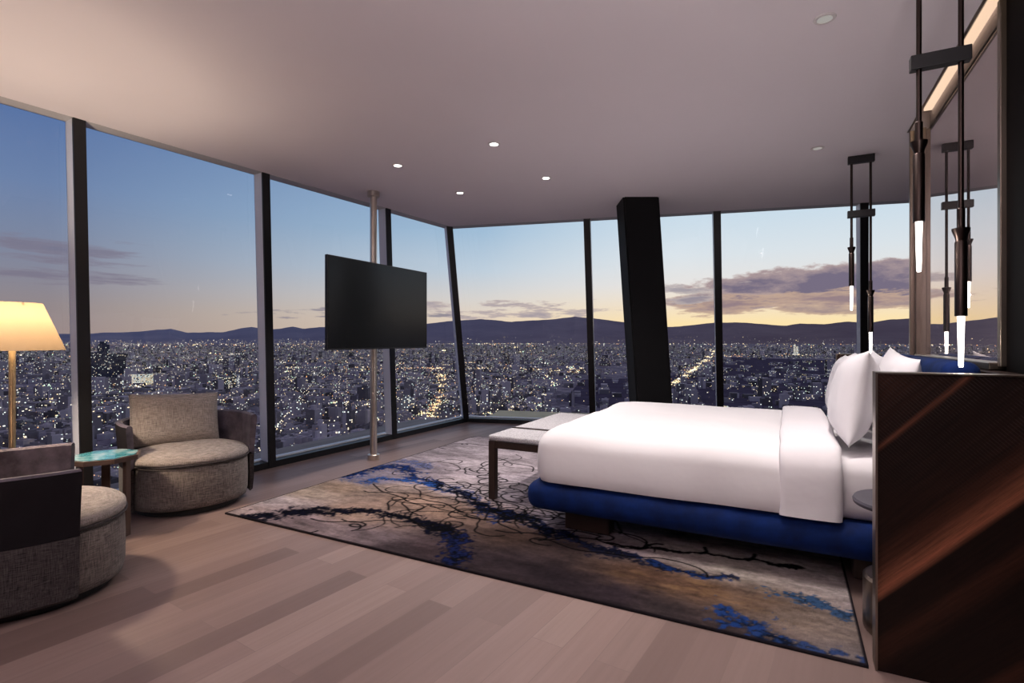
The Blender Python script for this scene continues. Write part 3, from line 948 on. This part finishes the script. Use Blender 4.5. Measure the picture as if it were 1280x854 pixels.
    me.polygons.foreach_set('use_smooth', [True] * len(me.polygons))
    t = NT('patterned_wool_pile')
    a = t.n('ShaderNodeAttribute', attribute_name='pile_colour')
    f = t.noise(t.pos(), 260, 3, .7)
    g = t.noise(t.pos(), 60, 4, .7)
    c = t.mix(t.ramp(f, [(.3, (0, 0, 0)), (.7, (1, 1, 1))]), t.mix(1, a.outputs[0], (.62, .62, .62), 'MULTIPLY'), t.mix(1, a.outputs[0], (1.3, 1.3, 1.3), 'MULTIPLY'))
    t.bsdf(c, 1, 0, .02, t.bump(t.math('ADD', f, g), .5, .006))
    me.materials.append(t.m)
    o = bpy.data.objects.new('area_rug', me); link(o)
    return tag(o, 'large rug with blue and black vein pattern on wood floor under the bed', 'rug')
rug()

# ------------------------------------------------------------------ the city below
GZ = -170.0
def pol(a, d):                                       # a: degrees from +y, clockwise
    return Vector((d * math.sin(R(a)), d * math.cos(R(a)), GZ))
def px_of(p):
    c, s = math.cos(R(YAW)), math.sin(R(YAW))
    X = p.x * c + p.y * s; Y = -p.x * s + p.y * c
    if Y <= 1: return None
    return 640 + 661 * X / Y, 425 + 661 * (EYE - p.z) / Y

def city_ground():
    t = NT('city_ground')
    v = t.pos()
    a = t.noise(t.pos((.004, .004, .004)), 1, 6, .7)
    b_ = t.noise(t.pos((.03, .03, .03)), 1, 4, .7)
    c = t.ramp(t.math('MULTIPLY', t.math('ADD', a, b_), .5), [(.38, (.10, .085, .12)), (.5, (.25, .21, .26)), (.62, (.46, .39, .42))])
    t.bsdf(c, .95, 0, .1)
    return t.m
M['city_ground'] = city_ground()
def city_wall(name, tone, lit, seed):
    """facades with rows of windows, some lit; roofs plain."""
    t = NT(name)
    geo = t.n('ShaderNodeNewGeometry')
    sx = t.n('ShaderNodeSeparateXYZ'); t.l(geo.outputs['Position'], sx.inputs[0])
    sn = t.n('ShaderNodeSeparateXYZ'); t.l(geo.outputs['Normal'], sn.inputs[0])
    u = t.math('ADD', sx.outputs[0], sx.outputs[1])
    cu = t.math('MULTIPLY', u, .22); cv_ = t.math('MULTIPLY', sx.outputs[2], .27)
    cell = t.n('ShaderNodeCombineXYZ')
    t.l(t.math('FLOOR', cu), cell.inputs[0]); t.l(t.math('FLOOR', cv_), cell.inputs[1]); cell.inputs[2].default_value = seed
    wn = t.n('ShaderNodeTexWhiteNoise'); wn.noise_dimensions = '3D'; t.l(cell.outputs[0], wn.inputs['Vector'])
    on = t.math('GREATER_THAN', wn.outputs[0], 1 - lit)
    side = t.math('LESS_THAN', t.math('ABSOLUTE', sn.outputs[2]), .5)
    inx = t.math('MULTIPLY', t.math('LESS_THAN', t.math('FRACT', cu), .62), t.math('LESS_THAN', t.math('FRACT', cv_), .55))
    on = t.math('MULTIPLY', t.math('MULTIPLY', on, side), inx)
    rn = t.n('ShaderNodeTexWhiteNoise'); rn.noise_dimensions = '3D'
    oi = t.n('ShaderNodeVectorMath', operation='SNAP'); t.l(geo.outputs['Position'], oi.inputs[0]); oi.inputs[1].default_value = (33, 33, 5000)
    t.l(oi.outputs[0], rn.inputs['Vector'])
    base = t.mix(rn.outputs[0], tuple(x * .3 for x in tone), tuple(min(.9, x * 2.1) for x in tone))
    bs = t.bsdf(base, .9, 0, .1)
    col = t.ramp(wn.outputs[1], [(.2, (1, .72, .36)), (.5, (1, .90, .70)), (.8, (.85, 1, .92))])
    t.l(col, bs.inputs['Emission Color'])
    t.l(t.math('MULTIPLY', on, 1.5), bs.inputs['Emission Strength'])
    t.m.cycles.emission_sampling = 'NONE'
    return t.m
M['city_a'] = city_wall('city_block_facade', (.30, .26, .28), .07, 1.0)
M['city_b'] = city_wall('dark_tower_facade', (.05, .055, .08), .07, 2.0)
M['city_lit'] = city_wall('brightly_lit_facade', (.55, .50, .42), .88, 4.0)
M['city_c'] = city_wall('pale_lit_facade', (.55, .50, .42), .35, 3.0)

g = bmesh.new()
ring = [g.verts.new((60000 * math.cos(2 * PI * k / 64), 60000 * math.sin(2 * PI * k / 64), GZ)) for k in range(64)]
g.faces.new(ring)
struct(obj('ground', g, M['city_ground']))

pk = [pol(a, d) for a, d in ((-22, 1500), (-20, 2300), (-12, 2500), (-7, 3300), (-5, 5600), (4, 5200), (14, 5900), (24, 5200), (30, 1500), (4, 900))][::-1]
struct(obj('ground', prism([p.xy for p in pk], GZ, GZ + .6), plain('dark_park_trees', (.105, .088, .13), 1, spec=0, var=.5, scale=.02)))
def in_window(px, py):
    """true where a far point would be seen through clear glass."""
    if 108 < px < 322: return py < 494
    if 350 < px < 462 or 490 < px < 560: return 437 < py < 560 - .1 * (px - 350)
    if 2 < px < 82: return 440 < py < 555
    if 592 < px < 728: return py < 512
    if 745 < px < 1010: return py < 494
    return False

# hotel stands above a street grid turned against the room
GA = R(17)
def grid_xy(i, j, s):
    x, y = i * s, j * s
    return x * math.cos(GA) - y * math.sin(GA), x * math.sin(GA) + y * math.cos(GA)
cells = []
CLEAR = [(pol(-65.15, 2900), 150), (pol(-62.1, 2500), 110), (pol(-55.6, 2150), 85), (pol(-38.7, 1260), 48), (pol(.65, 6200), 130)]
def fill(s, dmin, dmax, hmin, hmax, tall, keep):
    n = int(dmax / s) + 1
    for i in range(-n, n):
        for j in range(-n, n):
            x, y = grid_xy(i + .5, j + .5, s)
            d = math.hypot(x, y)
            if not dmin < d < dmax: continue
            a = math.degrees(math.atan2(x, y))
            if not -78 < a < 24: continue
            gap = noise.noise(Vector((x * .0016, y * .0016, 3.3)))
            if gap > .28 and rng.random() < .85: continue        # parks
            if -24 < a < 24 and d < 2600 and rng.random() < .72: continue     # the dark wooded park ahead
            if -7 < a < 24 and 2600 < d < 5600 and rng.random() < .75: continue
            if rng.random() > keep: continue
            if any((x - q.x) ** 2 + (y - q.y) ** 2 < rr * rr for q, rr in CLEAR): continue
            w = s * rng.uniform(.45, .82); l = s * rng.uniform(.45, .82)
            h = rng.uniform(hmin, hmax)
            if rng.random() < tall: h *= rng.uniform(2, 3.6)
            cells.append((d, x + rng.uniform(-.1, .1) * s, y + rng.uniform(-.1, .1) * s, w, l, h))
fill(29, 520, 1485, 6, 15, .08, .92)
fill(42, 1525, 2950, 7, 18, .08, .85)
fill(95, 3030, 12000, 8, 24, .08, .7)
cells.sort()
UNIT = [V3(x, y, z) for z in (0, 1) for x, y in ((-.5, -.5), (.5, -.5), (.5, .5), (-.5, .5))]
UF = [(4, 5, 6, 7), (0, 1, 5, 4), (1, 2, 6, 5), (2, 3, 7, 6), (3, 0, 4, 7)]
# a roof hut makes each block read as a building: two stacked boxes
def block_geo(w, l, h, roof=True):
    vs = [(v.x * w, v.y * l, v.z * h) for v in UNIT]; fs = list(UF)
    if roof:
        k = len(vs)
        vs += [(v.x * w * .35 + w * .12, v.y * l * .4 - l * .1, h + v.z * 3.2) for v in UNIT]
        fs += [tuple(i + k for i in f) for f in UF]
    return vs, fs
mass_v, mass_f = [], []
count = 0
proto = None
landmark_at = []
for d, x, y, w, l, h in cells:
    q = px_of(V3(x, y, GZ + h))
    if count < 290 and q and in_window(*q):
        if proto is None:
            me = bpy.data.meshes.new('city_building')
            vs, fs = block_geo(1, 1, 1, False)
            vs = vs + [(v[0] * .35 + .12, v[1] * .4 - .1, 1 + v[2] * .22) for v in vs]; fs = fs + [tuple(i + 8 for i in f) for f in UF]
            me.from_pydata(vs, [], fs); me.materials.append(M['city_a'])
            proto = bpy.data.objects.new('city_building', me)
            o = proto
        else:
            o = proto.copy()
        link(o)
        o.location = (x, y, GZ); o.scale = (w, l, h); o.rotation_euler = (0, 0, GA)
        tag(o, 'small dim city building among the lights far below the windows', 'building', 'low city buildings far below')
        count += 1
    else:
        vs, fs = block_geo(w, l, h, d < 1600)
        c, s = math.cos(GA), math.sin(GA); k = len(mass_v)
        mass_v += [(x + v[0] * c - v[1] * s, y + v[0] * s + v[1] * c, GZ + v[2]) for v in vs]
        mass_f += [tuple(i + k for i in f) for f in fs]
o = obj('distant_city_blocks', (mass_v, mass_f), M['city_a'])
tag(o, 'countless low city blocks spreading to the hills', 'city', kind='stuff')

# a few buildings that stand out
def landmark(name, label, a, d, boxes, mat):
    p = pol(a, d)
    t = thing(name, label, 'building', p, R(-a))
    for nm, x0, x1, y0, y1, z0, z1 in boxes:
        obj(nm, box(x0, x1, y0, y1, z0, z1), mat, t)
landmark('office_tower', 'dark stepped tower with a raised core left of the armchair cushion, nearest the horizon', -65.15, 2900,
         [('wing', -78, -22, -15, 15, 0, 118), ('core', -26, 16, -20, 20, 0, 152), ('wing', 14, 74, -15, 15, 0, 112), ('roof_box', -18, 6, -10, 10, 152, 164)], M['city_b'])
landmark('lit_hall', 'long low hall with brightly lit front beside the dark stepped tower', -62.1, 2500,
         [('body', -52, 52, -20, 20, 0, 34), ('roof', -56, 56, -22, 22, 34, 40)], M['city_lit'])
landmark('apartment_block', 'cream lit apartment block seen just above the right arm of the window armchair', -55.6, 2150,
         [('body', -40, 0, -15, 15, 0, 38), ('body', 4, 30, -15, 15, 0, 46), ('roof_box', 8, 18, -6, 6, 46, 52)], M['city_c'])
landmark('apartment_block', 'pale square apartment block below the television beside the bright avenue', -38.7, 1260,
         [('body', -15, 15, -12, 12, 0, 36), ('roof_box', -6, 6, -5, 5, 36, 42)], M['city_c'])
landmark('tower_block', 'bright slim tower near the hills beneath the sunset clouds', 0.65, 6200,
         [('body', -20, 1, -12, 12, 0, 122), ('body', 4, 24, -12, 12, 0, 104), ('podium', -30, 34, -18, 18, 0, 30)], M['city_lit'])

# lights of the city: one uncountable scatter of tiny lamps
def city_lights():
    lr = random.Random(5)
    V, F, MI = [], [], []
    bins = {}
    c_, s_ = math.cos(GA), math.sin(GA)
    for (d, x, y, w, l, h) in cells:
        for ix in range(int((x - 70) // 100), int((x + 70) // 100) + 1):
            for iy in range(int((y - 70) // 100), int((y + 70) // 100) + 1):
                bins.setdefault((ix, iy), []).append((x, y, w, l, h))
    def lamp(p, r, m):
        for q, rr in CLEAR:
            if (p.x - q.x) ** 2 + (p.y - q.y) ** 2 < (rr * .8) ** 2: return
        # on a roof where a block stands, else above the street
        for x, y, w, l, h in bins.get((int(p.x // 100), int(p.y // 100)), ()):
            dx, dy = p.x - x, p.y - y
            if abs(dx * c_ + dy * s_) < w / 2 + r * 1.1 and abs(dy * c_ - dx * s_) < l / 2 + r * 1.1:
                p.z = max(p.z, GZ + max(h * 1.24, h + 3.4) + r * .7 + .3)
        k = len(V)
        V.extend(((p.x + r, p.y, p.z - r * .6), (p.x - r * .5, p.y + r * .87, p.z - r * .6), (p.x - r * .5, p.y - r * .87, p.z - r * .6), (p.x, p.y, p.z + r)))
        F.extend(((k, k + 1, k + 3), (k + 1, k + 2, k + 3), (k + 2, k, k + 3), (k, k + 2, k + 1))); MI.extend((m,) * 4)
    def pick():
        return lr.choices((0, 1, 2, 3, 4, 5), (.08, .09, .07, .04, .37, .35))[0]
    # general scatter, even in depression angle
    n = 0
    while n < 15500:
        a = lr.uniform(-80, 24)
        dep = (lr.random() ** 1.8) * .235 + .0072
        d = 171 / dep
        p = pol(a, d)
        dens = noise.noise(Vector((p.x * .0011, p.y * .0011, 1.7))) * .9 + noise.noise(Vector((p.x * .006, p.y * .006, 7.7))) * .8
        keep = .5 + dens * .9
        if a > -24: keep = keep * .55 if d > 2700 else .05
        if a > -6.5 and d < 5600: keep *= .10
        if lr.random() > keep: continue
        p.z += lr.uniform(4, 22)
        r = d * lr.choice((.00034, .00044, .00055, .0007, .0010))
        lamp(p, r, pick()); n += 1
    # settlements climbing the lower hill slopes
    for _ in range(1700):
        a = lr.uniform(-80, -44) if lr.random() < .7 else lr.uniform(-44, 20); r_ = lr.uniform(23000, 29500)
        e = float(np.interp(a, (-80, -66, -56, -45, -23, 0, 20), (.013, .009, .014, .022, .039, .025, .03)))
        f = float(np.interp(r_, (24000, 27000, 30000), (-.03, .10, .30)))
        p = pol(a, r_); p.z = GZ + max(0, (e * 36000 + 171) * f) + 25
        lamp(p, r_ * lr.choice((.0004, .0005, .0006, .0008)), lr.choices((0, 1, 4, 5), (.05, .05, .45, .45))[0])
    # big clusters and avenues
    def avenue(pts, cnt, spread, rr, cols):
        segs = []
        P = [pol(a, d) for a, d in pts]
        for _ in range(cnt):
            # even in the picture of the depression angle, so dense far away
            t = lr.random() * (len(P) - 1); i = int(t); f = t - i
            d0, d1 = pts[i][1], pts[i + 1][1]
            inv = 1 / d0 + (1 / d1 - 1 / d0) * f
            d = 1 / inv; a = pts[i][0] + (pts[i + 1][0] - pts[i][0]) * f
            p = pol(a, d); p.x += lr.gauss(0, spread * d); p.y += lr.gauss(0, spread * d); p.z += lr.uniform(3, 12)
            lamp(p, d * rr * lr.uniform(.6, 1.4), lr.choice(cols))
    avenue([(-10.9, 1969), (-9.5, 2480), (-8.4, 3239), (-7.2, 4829), (-6.6, 8080)], 420, .0022, .0009, (0, 1, 1, 1))
    avenue([(-10.9, 1969), (-9.5, 2480), (-8.4, 3239), (-7.2, 4829), (-6.6, 8080)], 160, .008, .0006, (1, 2, 3))
    avenue([(-37.6, 900), (-36.9, 1072), (-35.9, 1230), (-35.25, 1483), (-35.2, 2196), (-35.2, 2700)], 330, .004, .0011, (1, 1, 2))
    avenue([(-37.6, 900), (-36.9, 1072), (-35.9, 1230), (-35.25, 1483)], 180, .012, .0009, (1, 2, 3))
    avenue([(-46, 3100), (-38, 3100), (-32.7, 3072), (-27.5, 2979), (-22.4, 2706), (-19, 2792)], 420, .010, .0008, (0, 1, 1, 2))
    avenue([(-66, 3300), (-60, 3600), (-52, 3400), (-46, 3300)], 260, .010, .0007, (0, 1, 3))
    avenue([(-4, 1960), (0, 1900), (4, 1950), (8, 1900)], 60, .006, .0008, (1, 3))
    avenue([(-8, 5600), (0, 6000), (10, 5800), (18, 6000)], 210, .010, .0006, (0, 1, 2))
    for _ in range(75):
        a = lr.uniform(-75, -19); d = 171 / lr.uniform(.02, .2)
        p = pol(a, d)
        for _ in range(lr.randint(4, 13)):
            q = p + Vector((lr.gauss(0, d * .005), lr.gauss(0, d * .005), lr.uniform(5, 20)))
            lamp(q, d * lr.uniform(.0006, .0016), lr.choice((0, 1, 1, 3)))
    mats = [emit('white_city_lamp', (1, .93, .80), 1.9, True), emit('warm_city_lamp', (1, .78, .44), 1.9, True), emit('amber_city_lamp', (1, .50, .20), 1.8, True), emit('green_city_lamp', (.72, 1, .72), 1.6, True),
            emit('dim_white_city_lamp', (1, .92, .85), .42, True), emit('dim_warm_city_lamp', (1, .80, .55), .30, True)]
    o = obj('city_lights', (V, F), mats)
    o.data.polygons.foreach_set('material_index', MI)
    tag(o, 'thousands of small white and amber lights across the night city', 'city lights', kind='stuff')
city_lights()

# hills round the basin
def hills():
    prof = [(-130,.02),(-110,.016),(-90,.013),(-74.2,.0135),(-66.8,.0082),(-64.7,.0109),(-62.4,.0137),(-60.4,.0178),(-59.1,.0116),(-56.1,.0133),(-54.8,.0188),(-53.7,.0217),(-52.3,.0179),(-51.2,.0194),(-50.1,.0237),(-49,.0197),(-47.5,.0228),(-45.2,.0231),(-41.2,.025),(-36.2,.0314),(-33.6,.0361),(-31,.0393),(-27.6,.0348),(-25.4,.0363),(-23.2,.0392),(-20.8,.0436),(-18.1,.0388),(-14.8,.031),(-11.5,.0233),(-9.9,.0245),(-7.6,.0284),(-6.3,.031),(-4.6,.0306),(-2.4,.0274),(0,.0241),(1,.0266),(3,.0261),(4.9,.0294),(6.4,.0264),(7.9,.0308),(9.5,.0326),(12.7,.0289),(20,.033),(30,.028),(50,.03),(80,.02)]
    pa_ = np.array([p[0] for p in prof]); pe = np.array([p[1] for p in prof])
    az = np.arange(-120, 70, .22); rad = [24000, 27000, 30000, 33000, 36000, 39500, 45000]
    hf = [-.03, .10, .30, .60, 1.0, .93, .5]
    V, F = [], []
    for a in az:
        e = float(np.interp(a, pa_, pe)) + .0011 * noise.fractal(Vector((a * .45, 0, 0)), .9, 2, 4)
        top = e * 36000 + 171.25
        for r_, f in zip(rad, hf):
            rg = 1 + .22 * noise.fractal(Vector((a * .35, r_ * .0002, 4)), .9, 2, 4) * (1 - abs(f)) * 2 if 0 < f < 1 else 1
            p = pol(float(a), r_); V.append((p.x, p.y, GZ + top * f * rg))
    m = len(rad)
    for i in range(len(az) - 1):
        for j in range(m - 1):
            F.append((i * m + j, i * m + j + 1, (i + 1) * m + j + 1, (i + 1) * m + j))
    t = NT('hazed_hill_slopes')
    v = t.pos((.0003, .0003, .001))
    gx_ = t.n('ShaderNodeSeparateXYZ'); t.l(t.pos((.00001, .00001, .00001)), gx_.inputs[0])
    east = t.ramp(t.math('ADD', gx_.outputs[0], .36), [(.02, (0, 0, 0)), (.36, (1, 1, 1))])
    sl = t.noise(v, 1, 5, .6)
    c = t.mix(east, t.ramp(sl, [(.3, (.25, .27, .39)), (.7, (.33, .34, .46))]), t.ramp(sl, [(.3, (.25, .19, .21)), (.7, (.33, .26, .27))]))  # blue haze put into the slopes' colour, browner on the sunset side
    t.bsdf(c, 1, 0, 0)
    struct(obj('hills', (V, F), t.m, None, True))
hills()

# ------------------------------------------------------------------ dusk sky
def sky():
    w = bpy.data.worlds.new('dusk_sky'); scene.world = w; w.use_nodes = True
    nt = w.node_tree; nt.nodes.clear()
    t = NT.__new__(NT); t.t = nt; t.m = None
    out = t.n('ShaderNodeOutputWorld'); bg = t.n('ShaderNodeBackground')
    tc = t.n('ShaderNodeTexCoord'); sx = t.n('ShaderNodeSeparateXYZ'); t.l(tc.outputs['Generated'], sx.inputs[0])
    X, Y, Z = sx.outputs
    hor = t.math('SQRT', t.math('ADD', t.math('MULTIPLY', X, X), t.math('MULTIPLY', Y, Y)))
    cosa = t.math('DIVIDE', Y, t.math('MAXIMUM', hor, .001))          # 1 towards the sunset
    az = t.math('ARCTAN2', X, Y)
    S = lambda *c: s2l(c)
    e = t.math('MAXIMUM', Z, 0.0)
    away = t.ramp(e, [(0, S(150,132,130)), (.05, S(145,134,136)), (.10, S(132,134,150)), (.16, S(120,133,160)), (.22, S(106,128,166)), (.30, S(88,114,160)), (.5, S(104,112,140)), (1, S(120,112,130))])
    mid = t.ramp(e, [(0, S(222,200,176)), (.04, S(226,208,188)), (.08, S(214,210,206)), (.13, S(190,205,218)), (.2, S(160,188,212)), (.30, S(138,167,200)), (.5, S(120,132,158)), (1, S(120,112,130))])
    sun = t.ramp(e, [(0, S(251,221,165)), (.03, S(252,226,172)), (.06, S(242,224,196)), (.10, S(230,226,222)), (.15, S(217,225,230)), (.21, S(202,219,231)), (.35, S(168,190,213)), (.55, S(128,136,160)), (1, S(120,112,130))])
    mr1 = t.n('ShaderNodeMapRange'); t.l(cosa, mr1.inputs[0]); mr1.inputs[1].default_value = .36; mr1.inputs[2].default_value = .86
    mr2 = t.n('ShaderNodeMapRange'); t.l(cosa, mr2.inputs[0]); mr2.inputs[1].default_value = .86; mr2.inputs[2].default_value = .985
    c = t.mix(mr2.outputs[0], t.mix(mr1.outputs[0], away, mid), sun)
    # clouds: banks over the sunset and thin bars elsewhere
    def cloud(asc, zsc, seed, detail=6):
        cmb = t.n('ShaderNodeCombineXYZ'); t.l(t.math('MULTIPLY', az, asc), cmb.inputs[0]); t.l(t.math('MULTIPLY', Z, zsc), cmb.inputs[1]); cmb.inputs[2].default_value = seed
        return t.noise(cmb.outputs[0], 1, detail, .64)
    def blobmask(a0, aw, z0, zw):
        da = t.math('DIVIDE', t.math('SUBTRACT', az, a0), aw); dz = t.math('DIVIDE', t.math('SUBTRACT', Z, z0), zw)
        return t.math('SUBTRACT', 1.0, t.math('ADD', t.math('MULTIPLY', da, da), t.math('MULTIPLY', dz, dz)))
    def layer(c, nz, mask, amp, thr, soft, col0, col1, op):
        v = t.math('ADD', nz, t.math('MULTIPLY', t.math('MAXIMUM', mask, -1.5), amp))
        d = t.math('DIVIDE', t.math('SUBTRACT', v, thr), soft, True)
        cc = t.ramp(t.math('DIVIDE', t.math('SUBTRACT', v, thr), soft * 3, True), [(0, col0), (1, col1)])
        return t.mix(t.math('MULTIPLY', d, op), c, cc)
    big = cloud(7, 18, 2.4, 9)
    c = layer(c, big, blobmask(.075, .25, .086, .038), .30, .53, .07, S(190,166,160), S(112,102,124), .97)
    c = layer(c, cloud(6, 22, 4.4), blobmask(-.10, .14, .066, .016), .22, .55, .06, S(196,170,158), S(128,114,130), .92)
    c = layer(c, cloud(7, 40, 8.8), blobmask(.02, .33, .060, .024), .22, .60, .06, S(210,178,150), S(150,128,132), .9)
    c = layer(c, cloud(10, 60, 5.1), blobmask(-.52, .30, .058, .018), .16, .585, .06, S(200,182,174), S(146,138,152), .85)
    c = layer(c, cloud(10, 60, 15.1), blobmask(-.16, .10, .085, .03), .14, .60, .05, S(200,186,180), S(150,142,152), .85)
    c = layer(c, cloud(8, 55, 11.3), blobmask(-.80, .22, .047, .016), .16, .585, .06, S(150,140,146), S(110,112,134), .85)
    c = layer(c, cloud(4, 40, 21.9), blobmask(-1.22, .16, .125, .045), .14, .58, .10, S(128,118,132), S(104,104,128), .7)
    c = layer(c, cloud(8, 60, 31.9), blobmask(.42, .20, .09, .05), .12, .60, .06, S(200,182,178), S(140,128,140), .85)
    t.l(c, bg.inputs[0]); bg.inputs[1].default_value = 1.06
    t.l(bg.outputs[0], out.inputs[0])
sky()

# ------------------------------------------------------------------ lamps and added fill
def point(x, y, z, power, col, rad=.03):
    l = bpy.data.lights.new('bulb', 'POINT'); l.energy = power; l.color = col; l.shadow_soft_size = rad
    o = bpy.data.objects.new('bulb_light', l); link(o); o.location = (x, y, z)
def area(x, y, z, sx, sy, power, col, rot):
    l = bpy.data.lights.new('unseen_fill', 'AREA'); l.shape = 'RECTANGLE'; l.size = sx; l.size_y = sy; l.energy = power; l.color = col
    o = bpy.data.objects.new('unseen_fill', l); link(o); o.location = (x, y, z); o.rotation_euler = rot
point(LX, LY, 1.345, 78, (1, .80, .60), .06)
for x, y, p in ((-3.07, 3.69, 85), (-2.06, 3.64, 105), (-2.05, 4.63, 118), (-3.06, 4.68, 85), (.157, 2.957, 80), (.212, 4.926, 90),
                (-1.05, 2.17, 55), (-.5, 2.42, 48), (.0, 2.68, 48)):  # added fill beams without fixtures, for the bed's near side
    spot(x, y, p, 108, .9, (1, .91, .87))
area(-1.2, YB + 1.1, 2.25, 3.2, .4, 105, (1, .88, .86), (R(180), 0, 0))  # added upward fill behind the camera, no lamp stands there
area(.35, .1, 1.75, .3, 2.0, 55, (1, .90, .90), (R(180), 0, 0))  # second added upward fill, beside the camera

# the glow of the pendants' rods
for x, y, z in ((.477, 2.70, 1.63), (.612, 2.70, 1.24), (.477, 5.30, 1.60), (.612, 5.30, 1.21)):
    point(x, y, z, 6.5, (1, .9, .82), .012)

# ------------------------------------------------------------------ camera and view
cam = bpy.data.cameras.new('camera'); co = bpy.data.objects.new('camera', cam); link(co)
co.location = (0, 0, EYE); co.rotation_euler = (R(90), 0, R(YAW))
cam.sensor_width = 36; cam.lens = 661 / 1280 * 36; cam.shift_y = -2 / 1280
cam.clip_start = .05; cam.clip_end = 120000
scene.camera = co
scene.view_settings.view_transform = 'Standard'
scene.view_settings.look = 'None'
scene.view_settings.exposure = 0
scene.view_settings.gamma = 1
scene.view_settings.use_curve_mapping = False
scene.cycles.max_bounces = 8
scene.cycles.diffuse_bounces = 4
scene.cycles.glossy_bounces = 4
scene.cycles.transparent_max_bounces = 12
scene.cycles.caustics_reflective = False
scene.cycles.caustics_refractive = False
scene.cycles.sample_clamp_indirect = 6
scene.cycles.use_denoising = True
